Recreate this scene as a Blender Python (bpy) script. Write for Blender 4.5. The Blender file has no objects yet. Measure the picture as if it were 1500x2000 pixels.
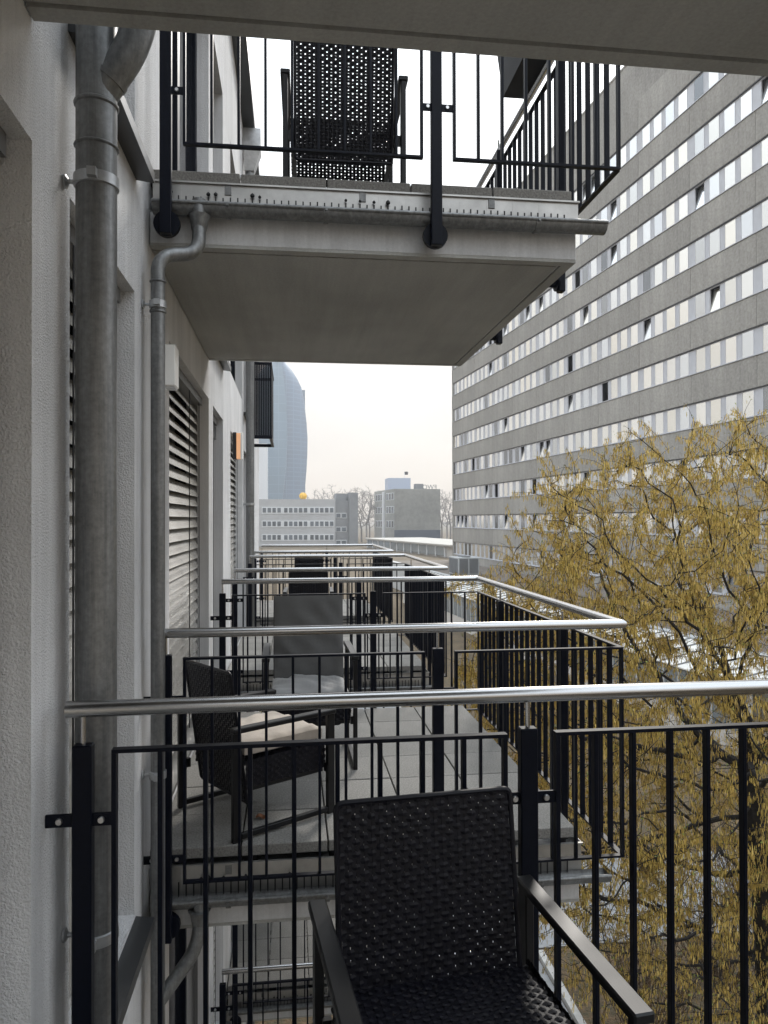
import bpy, bmesh, math, random
import numpy as np
from mathutils import Vector, Matrix
R = math.radians
SC = bpy.context.scene
COL = SC.collection
random.seed(7)
E = 8.3                       # eye height above the ground; all z below are relative to the eye

# ---------------------------------------------------------------- camera
F_PX, YAW, PITCH, ROLL = 1460.0, 0.1236, 0.0089, -0.0026
fw = Vector((math.sin(YAW)*math.cos(PITCH), math.cos(YAW)*math.cos(PITCH), math.sin(PITCH)))
rt = Vector((math.cos(YAW), -math.sin(YAW), 0.0)); up = rt.cross(fw)
cr, sr = math.cos(ROLL), math.sin(ROLL)
rt, up = rt*cr + up*sr, up*cr - rt*sr
cam_d = bpy.data.cameras.new('camera'); cam = bpy.data.objects.new('camera', cam_d); COL.objects.link(cam)
M3 = Matrix((rt, up, -fw)).transposed()
cam.matrix_world = Matrix.Translation((0, 0, E)) @ M3.to_4x4()
cam_d.sensor_fit = 'VERTICAL'; cam_d.sensor_height = 36.0; cam_d.sensor_width = 27.0
cam_d.lens = F_PX/2000.0*36.0
cam_d.clip_start = 0.05; cam_d.clip_end = 4000
SC.camera = cam
SC.render.resolution_x, SC.render.resolution_y = 768, 1024

# ---------------------------------------------------------------- world, sun, exposure
SUN_EL, SUN_AZ = 36.0, 22.0           # azimuth measured from +Y towards +X
w = bpy.data.worlds.new('World'); SC.world = w; w.use_nodes = True
nt = w.node_tree; nt.nodes.clear()
def wn(t, **k):
    n = nt.nodes.new(t)
    for a, b in k.items(): setattr(n, a, b)
    return n
sky = wn('ShaderNodeTexSky', sky_type='NISHITA', sun_disc=False, sun_elevation=R(SUN_EL), sun_rotation=R(SUN_AZ),
         air_density=1.0, dust_density=3.0, ozone_density=1.0)
tc = wn('ShaderNodeTexCoord'); sep = wn('ShaderNodeSeparateXYZ')
nt.links.new(tc.outputs['Generated'], sep.inputs[0])
ramp = wn('ShaderNodeValToRGB')
ramp.color_ramp.elements[0].position = 0.0; ramp.color_ramp.elements[0].color = (0.615, 0.54, 0.465, 1)
ramp.color_ramp.elements[1].position = 0.6; ramp.color_ramp.elements[1].color = (1.48, 1.62, 1.76, 1)
e2 = ramp.color_ramp.elements.new(0.20); e2.color = (0.67, 0.61, 0.545, 1)
nt.links.new(sep.outputs[2], ramp.inputs[0])
noi = wn('ShaderNodeTexNoise'); noi.inputs['Scale'].default_value = 3.2; noi.inputs['Detail'].default_value = 6
mp = wn('ShaderNodeMapping'); mp.inputs['Scale'].default_value = (1, 1, 2.6)
nt.links.new(tc.outputs['Generated'], mp.inputs[0]); nt.links.new(mp.outputs[0], noi.inputs[0])
nr = wn('ShaderNodeMapRange'); nr.inputs[1].default_value = 0.35; nr.inputs[2].default_value = 0.7
nr.inputs[3].default_value = 0.88; nr.inputs[4].default_value = 1.08
nt.links.new(noi.outputs[0], nr.inputs[0])
mul = wn('ShaderNodeMixRGB', blend_type='MULTIPLY'); mul.inputs[0].default_value = 1
nt.links.new(ramp.outputs[0], mul.inputs[1]); nt.links.new(nr.outputs[0], mul.inputs[2])
sc_ = wn('ShaderNodeMixRGB', blend_type='MULTIPLY'); sc_.inputs[0].default_value = 1
sc_.inputs[2].default_value = (10.5, 10.5, 10.5, 1)
nt.links.new(mul.outputs[0], sc_.inputs[1])
mx = wn('ShaderNodeMixRGB'); mx.inputs[0].default_value = 0.9
nt.links.new(sky.outputs[0], mx.inputs[1]); nt.links.new(sc_.outputs[0], mx.inputs[2])
bg = wn('ShaderNodeBackground'); bg.inputs[1].default_value = 0.1
nt.links.new(mx.outputs[0], bg.inputs[0])
wo = wn('ShaderNodeOutputWorld'); nt.links.new(bg.outputs[0], wo.inputs[0])

sd = bpy.data.lights.new('sun', 'SUN'); sun = bpy.data.objects.new('sun', sd); COL.objects.link(sun)
sd.energy = 2.0; sd.angle = R(10); sd.color = (1.0, 0.95, 0.88)
sdir = Vector((math.sin(R(SUN_AZ))*math.cos(R(SUN_EL)), math.cos(R(SUN_AZ))*math.cos(R(SUN_EL)), math.sin(R(SUN_EL))))
sun.rotation_euler = sdir.to_track_quat('Z', 'Y').to_euler(); sun.location = (0, 0, 60)
vs = SC.view_settings
vs.view_transform = 'Standard'; vs.look = 'None'; vs.gamma = 1; vs.use_curve_mapping = False; vs.exposure = 0.55
SC.render.engine = 'CYCLES'

# ---------------------------------------------------------------- materials
MATS = {}
def mat(name, col, rough=0.6, metal=0.0, noise=None, bump=None, spec=0.5, rand=None, col2=None, emis=None, sheen=None, streak=None, ramp=None):
    """procedural material: noise=(scale, amount), bump=(scale, strength, distance), col2 = second colour, rand = per piece"""
    m = bpy.data.materials.new(name); m.use_nodes = True; MATS[name] = m
    t = m.node_tree; b = t.nodes['Principled BSDF']
    b.inputs['Roughness'].default_value = rough; b.inputs['Metallic'].default_value = metal
    b.inputs['Specular IOR Level'].default_value = spec
    tc = t.nodes.new('ShaderNodeTexCoord')
    c = None
    if noise:
        n = t.nodes.new('ShaderNodeTexNoise'); n.inputs['Scale'].default_value = noise[0]; n.inputs['Detail'].default_value = 8
        n.inputs['Roughness'].default_value = 0.65
        t.links.new(tc.outputs['Object'], n.inputs[0])
        r = t.nodes.new('ShaderNodeValToRGB')
        a = noise[1]
        c2 = col2 or tuple(x*(1-a) for x in col)
        r.color_ramp.elements[0].position = 0.32; r.color_ramp.elements[0].color = (*c2, 1)
        r.color_ramp.elements[1].position = 0.68; r.color_ramp.elements[1].color = (*(tuple(min(1, x*(1+a*0.35)) for x in col)), 1)
        t.links.new(n.outputs[0], r.inputs[0]); c = r.outputs[0]
        if len(noise) > 2:          # larger blotches
            n2 = t.nodes.new('ShaderNodeTexNoise'); n2.inputs['Scale'].default_value = noise[2]; n2.inputs['Detail'].default_value = 5
            t.links.new(tc.outputs['Object'], n2.inputs[0])
            mr = t.nodes.new('ShaderNodeMapRange'); mr.inputs[1].default_value = .3; mr.inputs[2].default_value = .7
            mr.inputs[3].default_value = 1-noise[3]; mr.inputs[4].default_value = 1.04
            t.links.new(n2.outputs[0], mr.inputs[0])
            mm = t.nodes.new('ShaderNodeMixRGB'); mm.blend_type = 'MULTIPLY'; mm.inputs[0].default_value = 1
            t.links.new(c, mm.inputs[1]); t.links.new(mr.outputs[0], mm.inputs[2]); c = mm.outputs[0]
    if streak:                      # weather streaks: (cross scale, lengthwise scale, amount, axis of the run)
        mpn = t.nodes.new('ShaderNodeMapping'); sc = [streak[0]]*3; sc['xyz'.index(streak[3])] = streak[1]
        mpn.inputs['Scale'].default_value = sc; t.links.new(tc.outputs['Object'], mpn.inputs[0])
        n3 = t.nodes.new('ShaderNodeTexNoise'); n3.inputs['Scale'].default_value = 1; n3.inputs['Detail'].default_value = 6; n3.inputs['Roughness'].default_value = .7
        t.links.new(mpn.outputs[0], n3.inputs[0])
        mr3 = t.nodes.new('ShaderNodeMapRange'); mr3.inputs[1].default_value = .38; mr3.inputs[2].default_value = .62; mr3.inputs[3].default_value = 1-streak[2]; mr3.inputs[4].default_value = 1.03
        t.links.new(n3.outputs[0], mr3.inputs[0])
        m3 = t.nodes.new('ShaderNodeMixRGB'); m3.blend_type = 'MULTIPLY'; m3.inputs[0].default_value = 1
        if c is None: m3.inputs[1].default_value = (*col, 1)
        else: t.links.new(c, m3.inputs[1])
        t.links.new(mr3.outputs[0], m3.inputs[2]); c = m3.outputs[0]
    if ramp:                        # one of several colours for each piece
        src = t.nodes.new('ShaderNodeNewGeometry').outputs['Random Per Island'] if ramp[0] == 'island' else t.nodes.new('ShaderNodeObjectInfo').outputs['Random']
        rr_ = t.nodes.new('ShaderNodeValToRGB'); el = rr_.color_ramp.elements
        for i_, (p_, c_) in enumerate(ramp[1]):
            e_ = el[i_] if i_ < 2 else el.new(p_)
            e_.position = p_; e_.color = (*c_, 1)
        t.links.new(src, rr_.inputs[0]); c = rr_.outputs[0]
    if rand:
        src = t.nodes.new('ShaderNodeNewGeometry').outputs['Random Per Island'] if rand[1] == 'island' else t.nodes.new('ShaderNodeObjectInfo').outputs['Random']
        mr = t.nodes.new('ShaderNodeMapRange'); mr.inputs[3].default_value = 1-rand[0]; mr.inputs[4].default_value = 1+rand[0]*.5
        t.links.new(src, mr.inputs[0])
        mm = t.nodes.new('ShaderNodeMixRGB'); mm.blend_type = 'MULTIPLY'; mm.inputs[0].default_value = 1
        if c is None: mm.inputs[1].default_value = (*col, 1)
        else: t.links.new(c, mm.inputs[1])
        t.links.new(mr.outputs[0], mm.inputs[2]); c = mm.outputs[0]
    if c is None: b.inputs['Base Color'].default_value = (*col, 1)
    else: t.links.new(c, b.inputs['Base Color'])
    if bump:
        n = t.nodes.new('ShaderNodeTexNoise'); n.inputs['Scale'].default_value = bump[0]; n.inputs['Detail'].default_value = 3
        t.links.new(tc.outputs['Object'], n.inputs[0])
        bp = t.nodes.new('ShaderNodeBump'); bp.inputs['Strength'].default_value = bump[1]; bp.inputs['Distance'].default_value = bump[2]
        t.links.new(n.outputs[0], bp.inputs['Height']); t.links.new(bp.outputs[0], b.inputs['Normal'])
    if emis:
        b.inputs['Emission Color'].default_value = (*emis[0], 1); b.inputs['Emission Strength'].default_value = emis[1]
    if sheen: b.inputs['Sheen Weight'].default_value = sheen
    return m
mat('plaster', (0.76, 0.76, 0.765), 0.9, noise=(240, .10, 1.3, .18), bump=(170, 1.0, .009), spec=.2, streak=(9, .7, .13, 'z'))
mat('soffit_shade_concrete', (0.42, 0.415, 0.39), 0.85, noise=(90, .14, 1.1, .22), bump=(80, .35, .004), spec=.3, streak=(7.5, .5, .10, 'y'))  # raw concrete of the soffit, toned down to deepen the shade under the slab
mat('slab_paint', (0.58, 0.58, 0.58), 0.8, noise=(70, .10, 1.6, .12), bump=(60, .2, .004), spec=.3, streak=(14, 1.6, .14, 'z'))
mat('zinc', (0.235, 0.24, 0.24), 0.42, metal=.55, noise=(55, .28, 5, .16), bump=(60, .08, .002), streak=(45, 1.8, .30, 'z'))
mat('zinc_pale', (0.52, 0.53, 0.54), 0.4, metal=.7, noise=(9, .3, 2, .2))
mat('navy', (0.0035, 0.005, 0.011), 0.42, noise=(60, .3), spec=.14)
mat('steel', (0.47, 0.467, 0.465), 0.24, metal=1.0, noise=(3, .06))
mat('bolt', (0.6, 0.6, 0.6), 0.35, metal=1.0)
mat('aluminium', (0.50, 0.495, 0.48), 0.36, metal=.8, noise=(6, .25, 2.5, .35))
mat('paver', (0.30, 0.29, 0.27), 0.85, noise=(110, .5, 2.2, .25), bump=(160, .5, .003), rand=(.10, 'object'), spec=.35)
mat('wicker', (0.006, 0.006, 0.010), 0.42, noise=(40, .4), spec=.22)
mat('chair_metal', (0.008, 0.008, 0.009), 0.42, noise=(300, .3), spec=.32)
mat('cushion_beige', (0.52, 0.45, 0.38), 0.95, noise=(7, .14, 400, .10), bump=(14, .35, .02), sheen=.3)
mat('cushion_grey', (0.10, 0.10, 0.10), 0.95, noise=(6, .12, 400, .1), bump=(12, .25, .015), sheen=.3)
mat('cushion_pale', (0.32, 0.32, 0.32), 0.95, noise=(6, .10, 400, .1), bump=(12, .25, .015), sheen=.3)
mat('slat', (0.66, 0.64, 0.60), 0.26, metal=.65, noise=(5, .1), rand=(.06, 'object'))
mat('guide', (0.16, 0.16, 0.16), 0.5, metal=.4)
mat('glass_dark', (0.012, 0.014, 0.018), 0.06, spec=.8)
mat('room_shade', (0.03, 0.03, 0.032), 0.9)  # near black, the shade of unlit rooms put into the colour
mat('sill', (0.055, 0.057, 0.06), 0.35, metal=.5)
mat('black_rubber', (0.008, 0.008, 0.009), 0.6)
mat('lamp_white', (0.82, 0.81, 0.78), 0.35)
mat('lamp_glow', (0.70, 0.45, 0.28), 0.5, emis=((1.0, 0.45, 0.20), 0.28))
mat('lamp_dark', (0.02, 0.02, 0.022), 0.4)
mat('panel', (0.40, 0.383, 0.352), 0.9, noise=(5.5, .26, .25, .16), bump=(12, .3, .05), rand=(.08, 'object'), spec=.25, streak=(1.6, .35, .13, 'z'))
mat('mullion', (0.50, 0.51, 0.54), 0.5, metal=.1, noise=(2, .1))
mat('coated_glass', (0.80, 0.79, 0.75), 0.06, metal=.9, bump=(.7, .05, .05), ramp=('object', [(0.0, (.16, .17, .18)), (.05, (.20, .21, .22)), (.09, (.62, .63, .62)), (.35, (.80, .77, .69)), (.6, (.70, .73, .75)), (.8, (.84, .82, .76)), (1.0, (.60, .63, .66))]))  # cream, bluish and dark tints imitate what each pane reflects
mat('coated_glass_far', (0.74, 0.74, 0.71), 0.08, metal=.9, ramp=('island', [(0.0, (.16, .17, .18)), (.16, (.20, .21, .22)), (.24, (.62, .63, .62)), (.35, (.80, .77, .69)), (.6, (.70, .73, .75)), (.8, (.84, .82, .76)), (1.0, (.60, .63, .66))]))  # same painted reflections, with more dark panes
mat('roof_gravel', (0.22, 0.185, 0.155), 0.95, noise=(3, .4, .3, .3), bump=(6, .6, .1))
mat('white_roof', (0.78, 0.76, 0.71), 0.4, noise=(1.2, .10), rand=(.08, 'object'))
mat('pale_roof', (0.42, 0.40, 0.36), 0.9, noise=(.3, .15))
mat('grey_frame', (0.42, 0.43, 0.43), 0.5)
mat('pav_glass', (0.30, 0.34, 0.37), 0.15, metal=.5, rand=(.1, 'object'))
mat('beige_wall', (0.52, 0.49, 0.45), 0.85, noise=(.8, .1))
mat('far_grey', (0.42, 0.42, 0.42), 0.85, noise=(.7, .10, .1, .1))
mat('far_grey_dark', (0.20, 0.205, 0.21), 0.85, noise=(.6, .12))
mat('far_concrete', (0.33, 0.325, 0.30), 0.9, noise=(.8, .22, .15, .2))
mat('far_window', (0.10, 0.12, 0.14), 0.2, metal=.3, rand=(.6, 'object'))
mat('far_white', (0.62, 0.63, 0.64), 0.6)
mat('far_blue', (0.40, 0.45, 0.55), 0.5)
mat('dark_band', (0.05, 0.065, 0.09), 0.5)
mat('yellow', (0.85, 0.48, 0.02), 0.5, noise=(2, .3))
mat('bark', (0.018, 0.015, 0.013), 0.95, noise=(20, .4), bump=(40, .6, .01))
mat('far_bark', (0.22, 0.20, 0.185), 0.95, noise=(3, .3))
mat('catkin', (0.6, 0.42, 0.12), 0.75, spec=.2, ramp=('island', [(0.0, (.20, .135, .045)), (1.0, (.74, .56, .20)), (.16, (.40, .285, .075)), (.36, (.42, .335, .085)), (.55, (.62, .425, .11)), (.78, (.66, .48, .15))]))
mat('bud', (0.20, 0.24, 0.05), 0.7, rand=(.3, 'island'))
mat('dry_twig', (0.13, 0.085, 0.05), 0.9, rand=(.5, 'island'))
mat('leaf_litter', (0.17, 0.105, 0.055), 0.95, noise=(7, .55, .9, .4), col2=(0.05, 0.055, 0.03), bump=(20, .8, .05))
mat('paving', (0.27, 0.275, 0.28), 0.85, noise=(4, .2, .3, .2))
mat('kerb', (0.45, 0.44, 0.42), 0.9, noise=(6, .2))
mat('dead_leaf', (0.24, 0.10, 0.045), 0.8, noise=(60, .4))
mat('flag', (0.06, 0.055, 0.05), 0.9)
# tower glass: far too distant for single panes, so the pane grid is a fine brick pattern
def tower_mat(name, c1, c2, grid):
    m = mat(name, c1, 0.3, metal=.05, spec=.35); t = m.node_tree; b = t.nodes['Principled BSDF']
    br = t.nodes.new('ShaderNodeTexBrick'); br.offset = 0
    br.inputs['Color1'].default_value = (*c1, 1); br.inputs['Color2'].default_value = (*[x*.86 for x in c1], 1); br.inputs['Mortar'].default_value = (*c2, 1)
    br.inputs['Scale'].default_value = 1; br.inputs['Brick Width'].default_value = grid[0]; br.inputs['Row Height'].default_value = grid[1]
    br.inputs['Mortar Size'].default_value = grid[2]; br.inputs['Mortar Smooth'].default_value = .3
    tc = t.nodes.new('ShaderNodeTexCoord'); sp = t.nodes.new('ShaderNodeSeparateXYZ'); cb = t.nodes.new('ShaderNodeCombineXYZ')
    t.links.new(tc.outputs['Object'], sp.inputs[0]); t.links.new(sp.outputs[0], cb.inputs[0]); t.links.new(sp.outputs[2], cb.inputs[1])
    t.links.new(cb.outputs[0], br.inputs[0]); t.links.new(br.outputs[0], b.inputs['Base Color'])
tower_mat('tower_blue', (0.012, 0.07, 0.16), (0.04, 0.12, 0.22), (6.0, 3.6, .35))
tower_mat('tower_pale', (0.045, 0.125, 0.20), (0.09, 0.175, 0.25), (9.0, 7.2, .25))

# ---------------------------------------------------------------- mesh helpers
class MB:
    def __init__(s): s.v = []; s.f = []
    def add(s, vs, fs):
        o = len(s.v); s.v.extend(tuple(p) for p in vs); s.f.extend(tuple(i+o for i in f) for f in fs); return s
    def box(s, x0, x1, y0, y1, z0, z1):
        return s.add([(x0,y0,z0),(x1,y0,z0),(x1,y1,z0),(x0,y1,z0),(x0,y0,z1),(x1,y0,z1),(x1,y1,z1),(x0,y1,z1)],
                     [(3,2,1,0),(4,5,6,7),(0,1,5,4),(1,2,6,5),(2,3,7,6),(3,0,4,7)])
    def bar(s, a, b, wx, wy, upv=(0,0,1)):
        """rectangular bar from a to b; wx across, wy along the 'up' side"""
        a = Vector(a); b = Vector(b); d = (b-a).normalized(); u = Vector(upv)
        if abs(d.dot(u)) > .98: u = Vector((0,1,0))
        r = d.cross(u).normalized(); u = r.cross(d)
        P = []
        for c in (a, b):
            for i, j in ((-1,-1),(1,-1),(1,1),(-1,1)): P.append(c + r*(i*wx/2) + u*(j*wy/2))
        return s.add(P, [(0,1,2,3),(7,6,5,4),(0,4,5,1),(1,5,6,2),(2,6,7,3),(3,7,4,0)])
    def tube(s, pts, r, n=12, cap=True):
        pts = [Vector(p) for p in pts]; rs = r if isinstance(r, (list, tuple)) else [r]*len(pts)
        o = len(s.v); pu = None
        for i, p in enumerate(pts):
            d = (pts[min(i+1, len(pts)-1)] - pts[max(i-1, 0)]).normalized()
            if pu is None:
                u = Vector((0,0,1)) if abs(d.z) < .9 else Vector((0,1,0))
            else: u = pu
            x = d.cross(u).normalized(); u = x.cross(d).normalized(); pu = u
            sc = 1.0
            if 0 < i < len(pts)-1:
                a = (p-pts[i-1]).normalized(); b = (pts[i+1]-p).normalized()
                sc = 1.0
            for k in range(n):
                t = 2*math.pi*k/n; s.v.append(tuple(p + (x*math.cos(t) + u*math.sin(t))*rs[i]*sc))
        for i in range(len(pts)-1):
            for k in range(n):
                a = o+i*n+k; b = o+i*n+(k+1) % n
                s.f.append((a, b, b+n, a+n))
        if cap:
            s.f.append(tuple(o+k for k in range(n))[::-1]); s.f.append(tuple(o+(len(pts)-1)*n+k for k in range(n)))
        return s
    def lathe(s, prof, n=16, c=(0,0,0), axis='z'):
        o = len(s.v)
        for r, h in prof:
            for k in range(n):
                t = 2*math.pi*k/n; a, b = r*math.cos(t), r*math.sin(t)
                p = (a, b, h) if axis == 'z' else ((a, h, b) if axis == 'y' else (h, a, b))
                s.v.append((c[0]+p[0], c[1]+p[1], c[2]+p[2]))
        for i in range(len(prof)-1):
            for k in range(n):
                a = o+i*n+k; b = o+i*n+(k+1) % n; s.f.append((a, b, b+n, a+n))
        s.f.append(tuple(o+k for k in range(n))[::-1]); s.f.append(tuple(o+(len(prof)-1)*n+k for k in range(n)))
        return s
    def mesh(s, name, m, smooth=False, bev=0.0, fix=True):
        me = bpy.data.meshes.new(name); me.from_pydata(s.v, [], s.f)
        if fix or bev:
            bm = bmesh.new(); bm.from_mesh(me)
            if bev: bmesh.ops.bevel(bm, geom=bm.edges[:], offset=bev, segments=1, affect='EDGES', clamp_overlap=True)
            bmesh.ops.recalc_face_normals(bm, faces=bm.faces[:]); bm.to_mesh(me); bm.free()
        if smooth:
            me.polygons.foreach_set('use_smooth', [True]*len(me.polygons)); me.set_sharp_from_angle(angle=R(40))
        me.materials.append(MATS[m]); me.update()
        return me
    def build(s, name, m, parent=None, loc=(0,0,0), **k):
        return place(s.mesh(name, m, **k), name, parent, loc)
def place(me, name, parent=None, loc=(0,0,0), rot=None):
    o = bpy.data.objects.new(name, me); COL.objects.link(o)
    if parent: o.parent = parent; o.location = loc
    else: o.location = (loc[0], loc[1], loc[2]+E)
    if rot: o.rotation_euler = rot
    return o
def tag(o, label=None, cat=None, group=None, kind=None):
    if label: o['label'] = label
    if cat: o['category'] = cat
    if group: o['group'] = group
    if kind: o['kind'] = kind
    return o
def thing(name, label, cat, loc=(0,0,0), rz=0.0, group=None):
    o = bpy.data.objects.new(name, None); COL.objects.link(o); o.empty_display_size = .2
    o.location = (loc[0], loc[1], loc[2]+E); o.rotation_euler = (0, 0, rz)
    return tag(o, label, cat, group)
def copy_tree(o, parent=None):
    c = o.copy(); COL.objects.link(c); c.parent = parent
    for ch in list(o.children): copy_tree(ch, c)
    return c
def arc(c, a, b, r, n=6):
    """rounded corner at c between points a and b"""
    c = Vector(c); da = (Vector(a)-c).normalized(); db = (Vector(b)-c).normalized()
    p0 = c+da*r; p1 = c+db*r
    return [tuple((p0*(1-t)**2 + c*2*t*(1-t) + p1*t*t)) for t in [i/n for i in range(n+1)]]
def bend(pts, r, n=6):
    out = [tuple(pts[0])]
    for i in range(1, len(pts)-1): out += arc(pts[i], pts[i-1], pts[i+1], r, n)
    return out + [tuple(pts[-1])]

# ---------------------------------------------------------------- layout constants (metres, relative to the eye)
XW = -0.64                     # outer face of our facade
PER = 4.03                     # one flat after the other along the facade
ST = 3.10                      # storey
PAV = -1.50                    # paver top on our floor
XS, XR = 1.38, 1.545           # slab edge, railing line
YF, YB = 3.37, 2.06            # railing line of the next balcony's front, of our own balcony's end
GZ = -E                        # ground

# ---------------------------------------------------------------- ground
g = MB(); N = 24
g.add([(-900,-300,0),(1200,-300,0),(1200,1800,0),(-900,1800,0)], [(0,1,2,3)])
tag(g.build('ground', 'leaf_litter', None, (0,0,GZ)), kind='structure')
pth = MB().box(2.2, 4.6, -20, 60, 0, .02).box(4.6, 15, 14, 17.5, 0, .02)
tag(pth.build('path', 'paving', None, (0,0,GZ+.004)), kind='structure')
kb = MB().box(4.62, 4.74, -20, 13.8, 0, .10).box(4.62, 4.74, 17.7, 60, 0, .10)
tag(kb.build('kerb', 'kerb', None, (0,0,GZ+.004)), kind='structure')

# ---------------------------------------------------------------- our apartment building
Y0, Y1, ZTOP, DEP = -6.0, 15.2, 5.3, 0.30
apt = thing('apartment_building', 'white plastered apartment house on the left with window blinds and downpipes', 'building', (XW, 0, GZ))
openings = []                  # (kind, y0, y1, z0, z1, floor, k)
for fl in (-2, -1, 0, 1):
    p = PAV + ST*fl
    for k in (-1, 0, 1, 2):
        d0 = 0.03 + PER*k
        if d0+1.92 < Y1: openings.append(('door', d0, d0+1.92, p-.03, p+2.445, fl, k))
        w0 = 2.27 + PER*k
        if w0+.91 < Y1: openings.append(('window', w0, w0+.91, p-.12, p+2.44, fl, k))
def wall_mesh():
    m = MB(); ys = sorted({Y0, Y1} | {a for o in openings for a in o[1:3]}); zs = sorted({GZ, ZTOP} | {a for o in openings for a in o[3:5]})
    for i in range(len(ys)-1):
        for j in range(len(zs)-1):
            yc, zc = (ys[i]+ys[i+1])/2, (zs[j]+zs[j+1])/2
            if any(o[1] < yc < o[2] and o[3] < zc < o[4] for o in openings): continue
            a, b, c, d = ys[i], ys[i+1], zs[j]-GZ, zs[j+1]-GZ
            m.add([(0,a,c),(0,b,c),(0,b,d),(0,a,d)], [(0,1,2,3)])
    for o in openings:
        a, b, c, d = o[1], o[2], o[3]-GZ, o[4]-GZ; x = -DEP
        m.add([(0,a,c),(0,b,c),(0,b,d),(0,a,d),(x,a,c),(x,b,c),(x,b,d),(x,a,d)], [(0,4,5,1),(1,5,6,2),(2,6,7,3),(3,7,4,0)])
    H = ZTOP-GZ
    m.add([(0,Y0,0),(-9,Y0,0),(-9,Y1,0),(0,Y1,0),(0,Y0,H),(-9,Y0,H),(-9,Y1,H),(0,Y1,H)], [(0,1,5,4),(1,2,6,5),(2,3,7,6)])
    return m
wall_mesh().build('wall', 'plaster', apt, fix=False)
MB().box(-9.2, .16, Y0-.2, Y1+.2, ZTOP-GZ, ZTOP-GZ+.14).build('roof', 'sill', apt)
MB().box(-.62, -.60, Y0+.05, Y1-.05, .05, ZTOP-GZ-.05).build('room_shade_sheet', 'room_shade', apt)  # added dark sheet standing for the shade inside the rooms
# window frames, glass, sills, venetian blinds
def slat_mesh(L):
    m = MB(); prof = []
    for i in range(7):
        t = i/6; a = -0.045 + .09*t
        prof.append((a, .010*math.sin(math.pi*t) + (.006 if i in (0, 6) else 0)))
    tilt = R(63); vs = []
    for y in (0, L):
        for (u, h) in prof:
            vs.append((u*math.cos(tilt)+h*math.sin(tilt), y, -u*math.sin(tilt)+h*math.cos(tilt)))
    n = len(prof)
    return m.add(vs, [(i, i+1, n+i+1, n+i) for i in range(n-1)]).mesh('slat', 'slat', smooth=True, fix=False)
SLAT = {'door': slat_mesh(1.86), 'window': slat_mesh(.85)}
for (kind, a, b, c, d, fl, k) in openings:
    z0, z1 = c-GZ, d-GZ
    if fl == -2 or k < 0: 
        MB().box(-.24, -.22, a+.002, b-.002, z0+.002, z1-.002).build('pane', 'glass_dark', apt); continue
    fr = MB(); t = .07; fo = .08 if fl == 1 else 0.0
    fr.box(-.25+fo, -.17+fo, a+.001, a+t, z0+.001, z1-.001); fr.box(-.25+fo, -.17+fo, b-t, b-.001, z0+.001, z1-.001)
    fr.box(-.25+fo, -.17+fo, a+t+.001, b-t-.001, z0+.001, z0+t+.02); fr.box(-.25+fo, -.17+fo, a+t+.001, b-t-.001, z1-t, z1-.001)
    if kind == 'door': fr.box(-.25+fo, -.17+fo, (a+b)/2-.05, (a+b)/2+.05, z0+t+.021, z1-t-.001)
    win = fr.build('balcony_door' if kind == 'door' else 'window', 'navy', apt, bev=.004)
    MB().box(-.225+fo, -.21+fo, a+t-.005, b-t+.005, z0+t, z1-t+.005).build('pane', 'glass_dark', win)
    if kind == 'window':
        s = MB().add([(-.17, a-.02, z0-.001), (.075, a-.02, z0-.03), (.075, b+.03, z0-.03), (-.17, b+.03, z0-.001),
                      (-.17, a-.02, z0-.04), (.075, a-.02, z0-.075), (.075, b+.03, z0-.075), (-.17, b+.03, z0-.04)],
                     [(0,1,2,3),(7,6,5,4),(0,4,5,1),(1,5,6,2),(2,6,7,3),(3,7,4,0)])
        s.build('sill', 'sill', win)
    else:
        MB().box(-.17, -.01, a+.002, b-.002, z0+.002, z0+.03).build('threshold', 'aluminium', win)
    if fl == 1: continue
    closed = (fl == 0 and (kind, k) in (('door', 1), ('window', 0), ('door', 0))) or (fl == 0 and (kind, k) == ('door', 2)) or (fl == -1 and kind == 'window')
    bl = MB(); bl.box(-.155, -.05, a+.03, b-.03, z1-.06, z1-.002)
    bl.box(-.115, -.085, a+.002, a+.025, z0+.03, z1-.06); bl.box(-.115, -.085, b-.025, b-.002, z0+.03, z1-.06)
    if not closed:
        for q in range(10): bl.box(-.145, -.06, a+.035, b-.035, z1-.085-q*.012, z1-.080-q*.012)
    blind = bl.build('window_blind', 'guide', apt)
    if closed:
        n = int((z1-z0-.14)/.078)
        for q in range(n):
            s = place(SLAT[kind], 'slat', blind, (-.10, a+.03, z1-.11-q*.078))
            s.rotation_euler = (random.uniform(-.002, .002), random.uniform(-.012, .012), 0)
        bt = MB().box(-.125, -.075, a+.03, b-.03, z1-.11-n*.078, z1-.085-n*.078+.01)
        bt.build('bottom_rail', 'slat', blind)
        cd = MB()
        for yy in ((.25, .75) if kind == 'window' else (.12, .62, .9)):
            y = a+(b-a)*yy; cd.tube([(-.052, y, z1-.06), (-.052, y, z1-.11-n*.078)], .0035, 5)
        cd.build('lift_cord', 'black_rubber', blind)

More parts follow.
